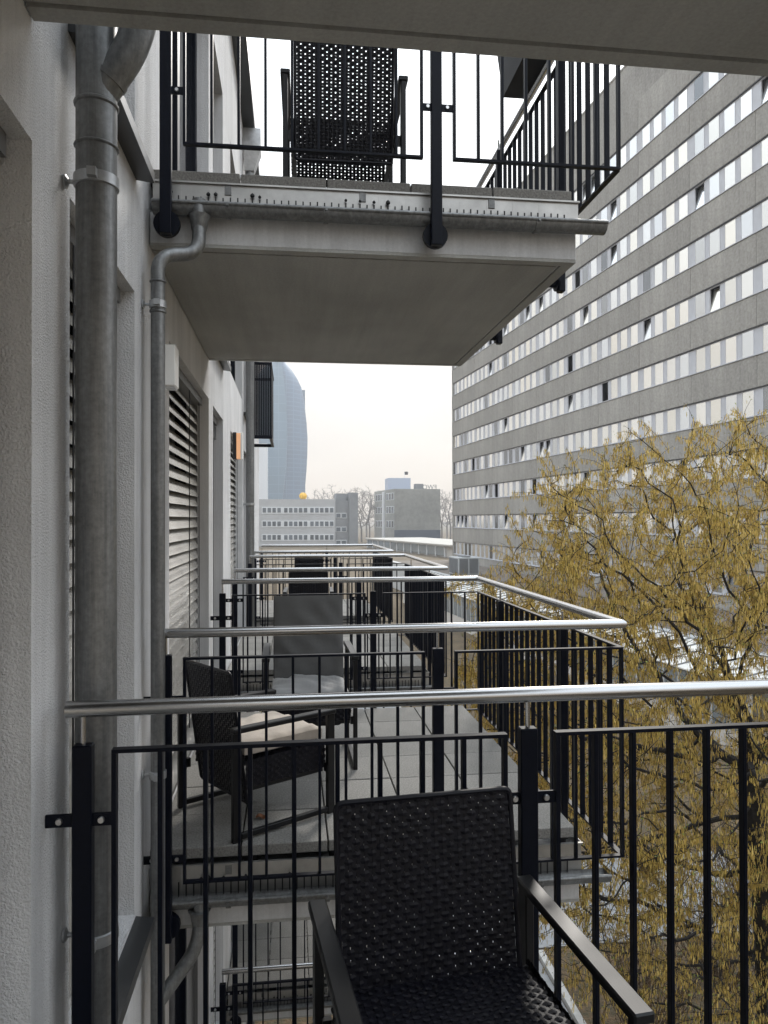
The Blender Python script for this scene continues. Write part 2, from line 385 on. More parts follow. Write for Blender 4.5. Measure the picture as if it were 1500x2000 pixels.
# ---------------------------------------------------------------- balconies
PWX = [-.63+.4*i for i in range(6)]
def paver_mesh(wd, dp):
    return MB().box(0, wd-.007, 0, dp-.007, -.05, 0).mesh('paver', 'paver', bev=.003)
PM = paver_mesh(.4, .4)
def balcony(name, yf, yb, fl, label, gutter=True, pavers=True, gut_side=0):
    """slab from yf to yb; the gutter hangs on the yf side"""
    P = PAV+ST*fl
    t = thing('balcony', label, 'balcony', (XW, yf, P), 0, 'balconies along the white facade')
    L = yb-yf; Wd = XS-XW
    s = MB(); s.box(.004, Wd, 0, L, -.343, -.20)
    g_ = .055                                       # drip groove in the underside
    s.build('slab', 'slab_paint', t, bev=.004)
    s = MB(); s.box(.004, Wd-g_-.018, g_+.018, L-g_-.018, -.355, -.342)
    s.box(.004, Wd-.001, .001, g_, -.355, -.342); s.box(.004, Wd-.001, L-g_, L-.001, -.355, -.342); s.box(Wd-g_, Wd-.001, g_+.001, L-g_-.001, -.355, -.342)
    s.build('soffit', 'soffit_shade_concrete', t)
    pd = MB()
    for x in [.05+.4*i for i in range(5)]+[1.95]:
        for y in [.08+.4*i for i in range(int(L/.4)+1)]:
            if y < L-.05: pd.lathe([(.06, -.199), (.06, -.185), (.035, -.18), (.035, -.06), (.06, -.062), (.06, -.0505)], 10, (x, y, 0))
    tag(pd.build('paver_pedestal', 'black_rubber', t, smooth=True), kind='stuff')
    if pavers:
        ny = int((L-.03)/.4)
        for j in range(ny+1):
            dp = .4 if j < ny else (L-.03)-ny*.4
            if dp < .08: continue
            me = PM if j < ny else paver_mesh(.4, dp)
            for i in range(5):
                o = place(me, 'paver', t, (.012+.4*i, .015+.4*j, random.uniform(-.002, .002)))
    # aluminium edge sheet with a comb along its foot
    e = MB(); e.box(.02, Wd+.005, -.012, -.008, -.195, -.062); e.box(.02, Wd+.005, -.0079, .03, -.195, -.190)
    e.box(.02, Wd+.012, -.024, -.0121, -.070, -.062); e.box(Wd+.0051, Wd+.009, -.008, L, -.195, -.062)
    for x in [.14+.13*i for i in range(14)]: e.box(x, x+.006, -.0135, -.01205, -.188, -.071)
    e.build('edge_sheet', 'aluminium', t)
    c = MB()
    for i in range(int((Wd-.1)/.033)):
        x = .07+.033*i; h = .016+random.random()*.006
        c.box(x-.003, x+.003, -.030, -.026, -.196, -.140+h-.012)
        if random.random() < .28 and i < 32:
            r = random.uniform(.006, .011); c.lathe([(r*.3, -r), (r, -r*.4), (r*.9, r*.4), (r*.3, r)], 6, (x, -.028, -.131+h-.008))
    tag(c.build('gutter_comb', 'black_rubber', t), kind='stuff')
    for i in range(3):
        MB().box(.34+i*.62, .37+i*.62, -.018, -.0122, -.115, -.071).build('fixing_clip', 'zinc', t)
    if gutter:
        gm = MB(); n = 10; cy, cz, r = -.058, -.193, .043; X0, X1 = .03, Wd+.12
        for X in (X0, X1):
            for rr in (r, r-.003):
                for i in range(n+1):
                    a = math.pi + math.pi*i/n; gm.v.append((X, cy+rr*math.cos(a), cz+rr*math.sin(a)))
        k = n+1
        for i in range(n):
            gm.f += [(i, i+1, 2*k+i+1, 2*k+i), (k+i, k+i+1, 3*k+i+1, 3*k+i), (i, i+1, k+i+1, k+i), (2*k+i, 2*k+i+1, 3*k+i+1, 3*k+i)]
        gm.tube([(X0, cy-r, cz+.002), (X1, cy-r, cz+.002)], .009, 10)
        for X in (X0, X1-.002):
            o = len(gm.v); gm.v += [(X, cy+r*math.cos(math.pi+math.pi*i/n), cz+r*math.sin(math.pi+math.pi*i/n)) for i in range(n+1)]
            gm.f.append(tuple(range(o, o+n+1)))
        gt = gm.build('gutter', 'zinc', t, smooth=True)
        for x in (.36, .80, 1.30, 1.80):
            b = MB(); pts = [(x, cy+(r+.004)*math.cos(math.pi+math.pi*i/8), cz+(r+.004)*math.sin(math.pi+math.pi*i/8)) for i in range(9)]
            for i in range(8): b.bar(pts[i], pts[i+1], .022, .004, (0, .3, .9))
            b.lathe([(.006, -.006), (.006, .006)], 8, (x, cy-r-.010, cz-.006), 'y')
            b.build('gutter_bracket', 'zinc', gt)
    return t
bal = {}
bal[0,1] = balcony('b', -.70, 1.95, 0, 'concrete balcony nearest the camera under the black wicker armchair', gutter=False)
bal[0,2] = balcony('b', 3.49, 5.98, 0, 'paved balcony with the beige cushioned and the grey cushioned chair')
bal[0,3] = balcony('b', 3.49+PER, 5.98+PER, 0, 'paved balcony on our level behind the grey cushioned chair, third along')
bal[0,4] = balcony('b', 3.49+2*PER, 5.98+2*PER, 0, 'farthest paved balcony on our level at the end of the white house')
bal[1,1] = balcony('b', -.70, 1.95, 1, 'dark underside of the balcony right overhead at the top edge', gutter=False)
bal[1,2] = balcony('b', 3.49, 5.98, 1, 'upper balcony with pale soffit, comb edged gutter and wicker chair above')
bal[-1,2] = balcony('b', 3.49, 5.98, -1, 'balcony one storey below the beige cushioned chair')
bal[-1,3] = balcony('b', 3.49+PER, 5.98+PER, -1, 'paved balcony one storey down seen through bars at the bottom left')

# ---------------------------------------------------------------- railings
BARW, BARD, PITCHB = .012, .026, .118
def bar_mesh(h, along_x=True):
    a, b = (BARW/2, BARD/2) if along_x else (BARD/2, BARW/2)
    return MB().box(-a, a, -b, b, 0, h).mesh('bar', 'navy', bev=.0015)
def railing(ya, yb, fl, label, ends=('front', 'side', 'back'), dz=0.0, x0=-.552, posts_lo=None, brk=(-.79, -1.484)):
    P = PAV+ST*fl; S = ST*fl
    top, bot, hr = -.607+S+dz, -1.593+S+dz, -.5+S+dz
    if posts_lo is None: posts_lo = 1.255-ST+S
    else: posts_lo += 0
    t = thing('railing', label, 'railing', (0, ya, posts_lo), 0, 'dark steel railings with stainless handrails')
    z = lambda q: q-posts_lo
    H = top-bot-.010
    BX, BY = bar_mesh(H-.010), bar_mesh(H-.010, False)
    YA, YBk = 0.0, yb-ya
    # handrail
    pts = []
    xl = x0
    if 'front' in ends: pts += [(xl, YA, z(hr)), (XR, YA, z(hr))]
    else: pts += [(XR, YA, z(hr))]
    if 'back' in ends: pts += [(XR, YBk, z(hr)), (xl, YBk, z(hr))]
    else: pts += [(XR, YBk, z(hr))]
    hm = MB()
    r = .0215
    for i in range(len(pts)-1):
        a, b = Vector(pts[i]), Vector(pts[i+1]); d = (b-a).normalized()
        # mitred tube: end rings sheared at corners
        n = 20; o = len(hm.v); side = Vector((-d.y, d.x, 0))
        for q, (c, cut) in enumerate(((a, i > 0), (b, i < len(pts)-2))):
            for k in range(n):
                tt = 2*math.pi*k/n; sx, sz = math.cos(tt)*r, math.sin(tt)*r
                off = side*sx + Vector((0,0,sz))
                if cut:                                    # mitre: shift along d in proportion to the side offset
                    turn = 1.0
                    off += d*(sx*(1 if q == 0 else -1)*(-1 if True else 1)*turn*mitre_sign(pts, i, q))
                hm.v.append(tuple(c+off))
        for k in range(n): hm.f.append((o+k, o+(k+1) % n, o+n+(k+1) % n, o+n+k))
        hm.f.append(tuple(o+k for k in range(n))); hm.f.append(tuple(o+n+k for k in range(n)))
    hm.build('handrail', 'steel', t, smooth=True)
    def post(x, y, side=False):
        p = MB()
        lo = .12 if (not side and y > .5) else 0.0
        if not side: p.box(-.025, .025, -.018, .018, lo, z(top)+.014)
        else: p.box(-.018, .018, -.025, .025, 0, z(top)+.014)
        po = p.build('post', 'navy', t, (x, y, 0), bev=.003)
        MB().tube([(0, 0, z(top)+.0141), (0, 0, z(hr)-.016)], .0065, 10).build('handrail_pin', 'steel', po, smooth=True)
        # round foot that holds the post to the slab
        ft = MB()
        if not side:
            sgn = 1 if y < .5 else -1
            if sgn == 1: ft.lathe([(.058, .0181), (.058, .045), (.03, .05), (.03, .10)], 20, (0, 0, .055), 'y')
            else: ft.lathe([(.040, -.0181), (.040, -.045), (.03, -.05), (.03, -.09)], 20, (0, 0, .165), 'y')
        else:
            ft.lathe([(.05, -.0181), (.05, -.03), (.03, -.031), (.03, -.092)], 16, (0, 0, .055), 'x')
        ft.build('post_foot', 'navy', po, smooth=True)
        return po
    def bracket(po, dx, zz, dy=0.0):
        b = MB()
        if dx: b.box(min(0, dx)+(0.025 if dx > 0 else 0), max(0, dx)-(0.025 if dx < 0 else 0), -.007, .001, zz-.017, zz+.017)
        o = b.build('bracket', 'navy', po, bev=.001)
        MB().lathe([(.0075, -.0155), (.009, -.012), (.009, -.0071)], 12, (dx*.62, 0, zz), 'y').build('bolt', 'bolt', o, smooth=True)
    def panel(x0, x1, y, close0=True, close1=True):
        f = MB(); w_ = BARD/2
        f.box(x0-.006, x1+.006, y-w_, y+w_, z(top)-.010, z(top)); f.box(x0-.006, x1+.006, y-w_, y+w_, z(bot), z(bot)+.010)
        if close0: f.box(x0-.006, x0+.006, y-w_, y+w_, z(bot)+.0101, z(top)-.0101)
        if close1: f.box(x1-.006, x1+.006, y-w_, y+w_, z(bot)+.0101, z(top)-.0101)
        f.build('panel_frame', 'navy', t)
        n = max(1, round((x1-x0)/PITCHB)); st = (x1-x0)/n
        for i in range(1, n): place(BX, 'bar', t, (x0+st*i, y, z(bot)+.0101))
    for nm, y in (('front', YA), ('back', YBk)):
        if nm not in ends: continue
        p1 = post(-.545, y); p2 = post(.665, y)
        panel(-.465, .597, y); panel(.750, XR, y)
        for zz in brk:
            bracket(p1, .077, z(zz+S)); (bracket(p1, -.094, z(zz+S)) if fl < 1 else None); bracket(p2, -.065, z(zz+S)); bracket(p2, .082, z(zz+S))
    f = MB(); w_ = BARD/2; a, b = YA+w_+.001, YBk-(w_+.001 if 'back' in ends else 0)
    f.box(XR-w_, XR+w_, a, b, z(top)-.010, z(top)); f.box(XR-w_, XR+w_, a, b, z(bot), z(bot)+.010)
    f.build('side_frame', 'navy', t)
    n = round((b-a)/PITCHB); st = (b-a)/n
    for i in range(1, n): place(BY, 'bar', t, (XR, a+st*i, z(bot)+.0101))
    for yy in (.62, 1.86):
        if yy < YBk-.2: post(XR-.055, yy, True)
    return t
def mitre_sign(pts, i, q):
    """+1/-1 so that the two mitred ends meet at the outer corner"""
    d = Vector(pts[i+1])-Vector(pts[i])
    if q == 0: e = Vector(pts[i])-Vector(pts[i-1]); s = e.x*d.y-e.y*d.x
    else: e = Vector(pts[i+2])-Vector(pts[i+1]); s = d.x*e.y-d.y*e.x
    return -1.0 if s > 0 else 1.0
railing(YB-2.76, YB, 0, 'dark railing nearest the camera, its long handrail crossing the picture', ends=('side', 'back'), x0=-.588)
railing(YF, YB+PER, 0, 'dark railing around the balcony with the beige cushioned chair')
railing(YF+PER, YB+2*PER, 0, 'dark railing of the third balcony, behind the grey cushioned chair')
railing(YF+2*PER, YB+3*PER, 0, 'farthest dark railing, its handrail just below the distant grey offices')
railing(YF, YB+PER, 1, 'dark railing of the upper balcony against the white sky', dz=.145, brk=(-1.21, -.80))
railing(YF, YB+PER, -1, 'railing one storey down with its handrail low at the bottom left')
railing(YF+PER, YB+2*PER, -1, 'railing of the lowest visible balcony behind the low handrail')

# ---------------------------------------------------------------- downpipes
def collar(m, c, r, h=.03, axis='z'):
    m.lathe([(r, -h/2), (r+.005, -h/2+.004), (r+.005, h/2-.004), (r, h/2)], 20, c, axis)
def pipe_clamp(parent, x, y, z, r, wallx):
    c = MB(); c.lathe([(r+.001, -.017), (r+.006, -.015), (r+.006, .015), (r+.001, .017)], 24, (x, y, z))
    c.box(x+r*.1-.012, x+r*.1+.012, y-r-.026, y-r-.004, z-.012, z+.012)
    c.tube([(x-r, y, z), (wallx+.004, y, z)], .007, 8); c.lathe([(.020, 0), (.020, .006), (.010, .012)], 12, (wallx+.002, y, z), 'x')
    c.build('pipe_clamp', 'zinc_pale', parent, smooth=True)
bp = thing('downpipe', 'thick zinc downpipe on the left wall with an angled branch near its top', 'downpipe', (-.55, 2.21, GZ), 0, 'zinc downpipes on the white wall')
MB().tube([(0,0,0),(0,0,ZTOP-GZ-.02)], .056, 28).build('pipe', 'zinc', bp, smooth=True)
br = MB()
zb = 1.20-GZ
ptsb = bend([(0, 0, zb), (.105, -.012, zb+.15), (.150, -.02, zb+.34), (.150, -.03, zb+.62)], .07, 6)
br.tube(ptsb, .047, 20)
br.tube([Vector(ptsb[0]).lerp(Vector(ptsb[1]), .55), Vector(ptsb[0]).lerp(Vector(ptsb[1]), .68)], .050, 20)
br.build('branch', 'zinc', bp, smooth=True)
for q_ in ((zb-.02, .014), (zb-.14, .010)):
    cl = MB(); collar(cl, (0,0,q_[0]), .0565, q_[1]); cl.build('sleeve', 'zinc', bp, smooth=True)
for zz in (.96, -1.17, -4.2, 4.0): pipe_clamp(bp, 0, 0, zz-GZ, .056, XW+.55)
bp2 = thing('downpipe', 'zinc downpipe farther along the wall beside the glowing lamp', 'downpipe', (-.55, 10.25, GZ), 0, 'zinc downpipes on the white wall')
MB().tube([(0,0,0),(0,0,4.7-GZ)], .056, 20).build('pipe', 'zinc', bp2, smooth=True)
for zz in (.2, 2.4, -2.0): pipe_clamp(bp2, 0, 0, zz-GZ, .056, XW+.55)
hp = MB(); a = [(-.07,-.07,4.70),(.06,-.07,4.70),(.06,.07,4.70),(-.07,.07,4.70),(-.085,-.12,4.98),(.15,-.12,4.98),(.15,.12,4.98),(-.085,.12,4.98),(-.085,-.12,5.25),(.15,-.12,5.25),(.15,.12,5.25),(-.085,.12,5.25)]
hp.add([(p[0], p[1], p[2]-GZ) for p in a], [(3,2,1,0)]+[(i, (i+1) % 4, 4+(i+1) % 4, 4+i) for i in range(4)]+[(4+i, 4+(i+1) % 4, 8+(i+1) % 4, 8+i) for i in range(4)]+[(8,9,10,11)])
hp.build('rain_hopper', 'zinc_pale', bp2)
sp = thing('downpipe', 'thin zinc downpipe fed by the elbow from the upper balcony gutter', 'downpipe', (-.572, 3.33, GZ), 0, 'zinc downpipes on the white wall')
zt = 1.40-GZ
p = MB(); pts = bend([(.165, .085, zt+.03), (.165, .075, zt-.215), (0, 0, zt-.255), (0, 0, 0)], .075, 8)
p.tube(pts, .0305, 20); p.build('pipe', 'zinc', sp, smooth=True)
p = MB(); p.lathe([(.031, -.05), (.034, -.045), (.042, .0), (.050, .02)], 18, (.165, .085, zt-.06)); p.build('gutter_outlet', 'zinc', sp, smooth=True)
for q_ in ((zt-.37, .012), (zt-.50, .016)):
    p = MB(); collar(p, (0,0,q_[0]), .031, q_[1]); p.build('sleeve', 'zinc', sp, smooth=True)
zl = -1.72-GZ
p = MB(); p.tube(bend([(.165, .085, zl+.02), (.165, .08, zl-.17), (.0, .0, zl-.36)], .09, 8), .0305, 18); p.build('branch', 'zinc', sp, smooth=True)
p = MB(); p.lathe([(.031, -.05), (.034, -.045), (.042, .0), (.050, .015)], 18, (.165, .085, zl-.03)); p.build('gutter_outlet', 'zinc', sp, smooth=True)
for zz in (.93, -1.1, -2.8): pipe_clamp(sp, 0, 0, zz-GZ, .0305, XW+.572)

# ---------------------------------------------------------------- wall lamps
def wall_lamp(y, z, label, lit):
    t = thing('wall_lamp', label, 'lamp', (XW, y, z), 0, 'box lamps on the white facade')
    if lit:
        MB().box(.002, .040, -.055, .055, 0, .30).build('back_plate', 'lamp_dark', t, bev=.003)
        MB().box(.0401, .085, -.058, .05, .008, .292).build('diffuser', 'lamp_glow', t, bev=.004)
        MB().box(.0851, .108, -.062, .055, .0, .30).build('cover', 'lamp_white', t, bev=.003)
    else:
        MB().box(.002, .03, -.055, .055, 0, .19).build('back_plate', 'lamp_white', t, bev=.003)
        MB().box(.0301, .085, -.06, .06, -.004, .194).build('housing', 'lamp_white', t, bev=.004)
        MB().box(.035, .08, -.045, .045, -.012, -.0041).build('diffuser', 'far_white', t)
wall_lamp(3.76, .65, 'white box lamp on the wall above the nearest blind', False)
wall_lamp(8.45, .66, 'glowing orange wall lamp beside the far dark window', True)

# ---------------------------------------------------------------- small dark railing in front of an upper window far along the wall
jr = thing('window_railing', 'dark slatted window railing high on the wall next to the glass tower', 'railing', (XW, 11.2, 1.19))
fz = MB(); fz.box(.005, .36, 0, .03, 0, .05); fz.box(.005, .36, 1.3, 1.33, 0, .05); fz.box(.32, .36, .029, 1.301, .001, .049); fz.box(.005, .36, 0, .03, 1.1, 1.14); fz.box(.005, .36, 1.3, 1.33, 1.1, 1.14); fz.box(.32, .36, .029, 1.301, 1.101, 1.139); fz.box(.325, .355, .001, .029, .049, 1.101)
fz.build('frame', 'navy', jr)
bm_ = MB().box(-.0118, .0118, -.014, .014, 0, 1.05).mesh('bar', 'navy')
for i in range(12): place(bm_, 'bar', jr, (.025+.026*i, .015, .0501))
for i in range(1, 26): place(bm_, 'bar', jr, (.34, .05*i, .0501))

# ---------------------------------------------------------------- chairs
OPEN = [False]
def ribbons(m, org, U, V, Nn, wu, hv, pu=.0200, pv=.0148, amp=.0034):
    """woven panel: strands along U (over and under) crossing strands along V"""
    ru, rv = (.0172, .0122) if OPEN[0] else (.0229, .0143)
    org, U, V, Nn = map(Vector, (org, U, V, Nn)); U.normalize(); V.normalize(); Nn.normalize()
    nc, nrw = max(2, int(wu/pu)), max(2, int(hv/pv))
    pu, pv = wu/nc, hv/nrw
    for j in range(nrw):
        o = len(m.v); npt = nc*2+1; jit = random.uniform(-.0012, .0012)
        for i in range(npt):
            u = i*pu/2; ph = math.sin(math.pi*(i*.5+j)) if i % 2 else 0
            off = amp*math.cos(math.pi*(i/2.0))*(1 if j % 2 else -1)
            c = org + U*u + V*(pv*(j+.5)+jit) + Nn*(off+random.uniform(-.0006, .0006))
            for q, bulge in ((-1, 0), (0, .0016), (1, 0)): m.v.append(tuple(c + V*(q*rv/2) + Nn*bulge))
        for i in range(npt-1):
            for q in range(2):
                a = o+i*3+q; m.f.append((a, a+1, a+4, a+3))
    for i in range(nc):
        u = (i+.5)*pu; o = len(m.v); npt = nrw+1
        for j in range(npt):
            c = org + U*u + V*(hv*j/nrw)
            for q, bulge in ((-1, 0), (0, .001), (1, 0)): m.v.append(tuple(c + U*(q*ru*.42) + Nn*bulge))
        for j in range(npt-1):
            for q in range(2):
                a = o+j*3+q; m.f.append((a, a+1, a+4, a+3))
def cushion_mesh(w_, d_, h_, m, name, seed=0, puff=.012):
    rnd = random.Random(seed); nx, ny = 22, 22; mb = MB(); top = []
    ph = [(rnd.uniform(3, 16), rnd.uniform(3, 16), rnd.uniform(0, 6), rnd.uniform(.0012, .0035)) for _ in range(9)]
    def edge(t): return (1-abs(2*t-1)**7)
    for s in (1, -1):
        for i in range(nx+1):
            for j in range(ny+1):
                a, b = i/nx, j/ny; e = max(0, edge(a)*edge(b))**.5
                x = (a-.5)*w_*(.985+.015*e); y = (b-.5)*d_*(.985+.015*e)
                zz = s*(h_/2)*(.62+.38*e)
                if s > 0: zz += puff*math.sin(math.pi*a)*math.sin(math.pi*b)+sum(q[3]*math.sin(q[0]*a*2+q[1]*b*2+q[2]) for q in ph)*e
                mb.v.append((x, y, zz))
    K = (nx+1)*(ny+1)
    for i in range(nx):
        for j in range(ny):
            a = i*(ny+1)+j; mb.f += [(a, a+ny+1, a+ny+2, a+1), (K+a, K+a+1, K+a+ny+2, K+a+ny+1)]
    for i in range(nx):
        for j in (0, ny): a = i*(ny+1)+j; mb.f.append((a, a+ny+1, K+a+ny+1, K+a))
    for j in range(ny):
        for i in (0, nx): a = i*(ny+1)+j; mb.f.append((a, a+1, K+a+1, K+a))
    return mb.mesh(name, m, smooth=True)
# chair faces -Y in its own frame, width along X; origin on the floor under its middle
def chair_meshes(W2=.282, D2=.27, AH=.53, BT_=.775, SH=.36, BW=.236):
    out = {'W2': W2, 'D2': D2}
    out['leg'] = MB().box(-.012, .012, -.022, .022, 0, AH-.0245).mesh('leg', 'chair_metal', bev=.003)
    out['armrest'] = MB().box(-.023, .023, -D2-.024, D2+.024, AH-.024, AH).mesh('armrest', 'chair_metal', bev=.004)
    out['runner'] = MB().box(-.012, .012, -D2+.0225, D2-.0225, .012, .038).mesh('runner', 'chair_metal', bev=.002)
    b = MB(); zb, zt_ = .15, BT_; yb, yt = .185, .275
    V = Vector((0, yt-yb, zt_-zb)); Ln = V.length
    ribbons(b, (-BW+.007, yb, zb), (1,0,0), V, (0,-1,.1), 2*BW-.014, Ln)
    out['backrest'] = b.mesh('backrest', 'wicker', smooth=False, fix=False)
    rim = MB(); rim.tube(bend([(-BW, yb, zb), (-BW, yt, zt_), (BW, yt, zt_), (BW, yb, zb), (-BW, yb, zb)], .02, 5), .0075, 8)
    out['back_rim'] = rim.mesh('back_rim', 'wicker', smooth=True)
    X = W2-.03
    s = MB(); ribbons(s, (-X, -D2+.02, SH), (1,0,0), (0,1,-.05), (0,0,1), 2*X, .46)
    out['seat'] = s.mesh('seat', 'wicker', fix=False)
    ap = MB(); z0 = SH-.13
    ribbons(ap, (-X, -D2+.012, z0), (1,0,0), (0,0,1), (0,-1,0), 2*X, .128)
    ribbons(ap, (-X-.004, -D2+.015, z0), (0,1,0), (0,0,1), (-1,0,0), .46, .128); ribbons(ap, (X+.004, -D2+.015, z0), (0,1,0), (0,0,1), (1,0,0), .46, .128)
    out['apron'] = ap.mesh('apron', 'wicker', fix=False)
    rl = MB(); a, b_ = z0-.02, z0-.003
    rl.box(-X, X, -.245, -.225, a, b_); rl.box(-X, X, .16, .18, a, b_)
    rl.box(-X, -X+.02, -.2249, .1599, a, b_); rl.box(X-.02, X, -.2249, .1599, a, b_)
    for sx in (-1, 1):
        for y in (-.26, .245): rl.box(min(sx*(X+.001), sx*(W2-.006)), max(sx*(X+.001), sx*(W2-.006)), y-.01, y+.01, a+.001, b_+.03)
    out['seat_frame'] = rl.mesh('seat_frame', 'chair_metal')
    return out
OPEN[0] = True; CM_OPEN = chair_meshes(); OPEN[0] = False; CM_LOW = chair_meshes(); CM_HIGH = chair_meshes(.265, .265, .68, .90, .42, .215)
def wicker_chair(x, y, z, rz, label, CM=CM_LOW):
    t = thing('wicker_armchair', label, 'chair', (x, y, z), rz, 'black wicker armchairs on the balconies')
    W2, D2 = CM['W2'], CM['D2']
    for sx in (-1, 1):
        place(CM['leg'], 'leg', t, (sx*W2, -D2, 0)); place(CM['leg'], 'leg', t, (sx*W2, D2, 0))
        place(CM['armrest'], 'armrest', t, (sx*W2, 0, 0)); place(CM['runner'], 'runner', t, (sx*W2, 0, 0))
    for k in ('backrest', 'back_rim', 'seat', 'apron', 'seat_frame'): place(CM[k], k, t)
    return t
wicker_chair(.375, 1.66, PAV, R(6), 'black wicker armchair in the foreground against the nearest railing')
ang = math.atan2(.55, .83)             # faces right and away
wicker_chair(-.185, 3.92, PAV, ang+math.pi/2, 'black wicker armchair turned sideways holding the beige seat cushion')
wicker_chair(.11, 4.74, PAV, R(1), 'armchair facing the camera under grey cushions on the second balcony', CM_HIGH)
wicker_chair(.262, 3.83, PAV+ST, R(179), 'black wicker armchair on the upper balcony with light through its weave', CM_OPEN)
wicker_chair(.20, 8.75, PAV, R(178), 'black wicker armchair on the third balcony right behind the grey backrest', CM_HIGH)
wicker_chair(.26, 12.2, PAV, R(183), 'black wicker armchair on the farthest balcony', CM_HIGH)
wicker_chair(.30, 5.45, PAV-ST, R(5), 'black wicker armchair one storey down at the bottom edge')
def rest(me, name, x, y, z, rz, label, cat, rx=0, grp=None):
    o = place(me, name, None, (x, y, z)); o.rotation_euler = (rx, 0, rz); return tag(o, label, cat, grp)
ch2 = Vector((math.cos(ang), math.sin(ang)))
rest(cushion_mesh(.45, .46, .075, 'cushion_beige', 'seat_cushion', 3), 'seat_cushion', -.185+ch2.x*.035, 3.92+ch2.y*.035, PAV+.396, ang+math.pi/2, 'beige creased seat cushion on the sideways wicker armchair', 'cushion')
rest(cushion_mesh(.46, .45, .085, 'cushion_pale', 'seat_cushion', 5, .02), 'seat_cushion', .11, 4.69, PAV+.442, R(1), 'pale grey seat cushion on the chair facing the camera', 'cushion')
rest(cushion_mesh(.45, .54, .07, 'cushion_grey', 'back_cushion', 8, .008), 'back_cushion', .112, 4.885, PAV+.735, R(1), 'dark grey back cushion propped upright on the chair facing the camera', 'cushion', R(84))
lf = MB(); 
for i in range(9):
    a = i/8; w_ = .030*math.sin(math.pi*a)+.003
    lf.v += [(-.05+.1*a, -w_, .012*math.sin(7*a)), (-.05+.1*a, 0, .004+.012*math.sin(7*a+.6)), (-.05+.1*a, w_, .014+.010*math.sin(5*a))]
for i in range(8):
    for q in range(2): lf.f.append((i*3+q, i*3+q+1, i*3+q+4, i*3+q+3))
lo = lf.build('dry_leaf', 'dead_leaf', None, (-.15, 3.80, PAV+.010)); lo.rotation_euler = (0, 0, .3); lo.scale = (.55, .55, .55); tag(lo, 'curled brown dry leaf on the pavers under the sideways armchair', 'leaf')
# dark planter hung on the upper handrail
pb = thing('planter_box', 'dark box hanging on the upper balcony handrail against the sky', 'planter', (1.49, 4.55, 2.775))
MB().add([(-.10,-.22,0),(.10,-.22,0),(.10,.22,0),(-.10,.22,0),(-.13,-.25,.3),(.13,-.25,.3),(.13,.25,.3),(-.13,.25,.3)], [(3,2,1,0),(0,1,5,4),(1,2,6,5),(2,3,7,6),(3,0,4,7),(4,5,6,7)]).build('box', 'black_rubber', pb)
MB().box(-.14, .14, -.26, .26, .301, .325).build('rim', 'black_rubber', pb)

# ---------------------------------------------------------------- office block on the right (own frame: s along, w across)
TD = Vector((-0.08618, 0.99628, 0)); ND = Vector((0.99628, 0.08618, 0)); OA = math.atan2(0.08618, 0.99628)
def sw(s, w_, z=0): q = TD*s+ND*w_; return (q.x, q.y, z)
# local frame of an object rotated by OA: +Y runs along s, +X across towards w
WF = 28.0; S0 = 46.67+5.8*7.5; S1 = 46.67-5.8*4
off = thing('office_building', 'long grey concrete office block with bands of reflecting windows on the right', 'building', sw(0, WF, GZ), OA)
ROWS = [25.3-3.3*k for k in range(11)]; WH = 1.52
OZ = lambda z: z-GZ
# core behind the facade and roof block
core = MB(); core.box(.9, 14, S1, S0-.02, 0, OZ(29.0)); core.box(.35, 14, S1, S0, OZ(29.03), OZ(32.6)); core.box(.30, 14, S1-.05, S0+.05, OZ(32.6), OZ(32.75))
core.box(.0, .9, S0-.4, S0-.021, 0, OZ(29.0)); core.box(.02, .9, S1, S0-.401, 0, OZ(ROWS[-1]-2.2))
core.build('core', 'panel', off)
MB().box(.75, .899, S1+.02, S0-.41, OZ(ROWS[-1]-2), OZ(27)).build('room_shade_sheet', 'room_shade', off)  # dark backing sheet, painted room shade behind the opened panes
# spandrel panels
joints = [S0] + [46.67+5.8*k for k in range(7, -5, -1)]
tops = [29.0]+[r for r in ROWS]
PCACHE = {}
def panel_me(L, H):
    key = (round(L, 2), round(H, 2))
    if key not in PCACHE: PCACHE[key] = MB().box(0, .22, .012, L-.012, .012, H-.012).mesh('panel', 'panel', bev=.01)
    return PCACHE[key]
for i, zt_ in enumerate(tops):
    zb = (ROWS[i]+WH) if i < len(ROWS) else ROWS[-1]-2.2
    for a, b in zip(joints[1:], joints[:-1]):
        place(panel_me(b-a, zt_-zb-.05), 'panel', off, (0, a, OZ(zb)))
for i, zt_ in enumerate(ROWS):       # window sills and head strips
    MB().box(-.05, .12, S1, S0-.42, OZ(zt_)-.05, OZ(zt_)-.005).build('sill', 'mullion', off)
    MB().box(.02, .16, S1, S0-.42, OZ(zt_+WH)-.04, OZ(zt_+WH)+.012).build('head_strip', 'sill', off)
# windows: mullion band, panes
panes = []
for i, z in enumerate(ROWS):
    for k in range(-4, 8):
        j0 = 46.67+5.8*k
        for q in range(4):
            if q >= 2 and k == 7: continue
            a = j0+.345+1.383*q
            panes.append((a, z, i, k, q))
panes.sort(key=lambda p_: (math.hypot(p_[0], WF)+abs(p_[1])*.3+(60 if p_[0] < 31 else 0)))
PW = 1.02
wf = MB(); t_ = .05
wf.box(.10, .18, 0, t_, 0, WH-.05); wf.box(.10, .18, PW-t_, PW, 0, WH-.05); wf.box(.10, .18, t_+.001, PW-t_-.001, 0, t_); wf.box(.10, .18, t_+.001, PW-t_-.001, WH-.05-t_, WH-.05)
WFM = wf.mesh('window', 'mullion'); PNM = MB().box(-.008, .008, t_-.01, PW-t_+.01, 0, WH-.05-t_*2+.02).mesh('pane', 'coated_glass')
sh = MB().box(.13, .15, -.005, .43, 0, WH-.05); SHM = sh.mesh('mullion_panel', 'mullion')
rest_w = MB(); rest_g = MB(); mull = MB()
rnd = random.Random(11)
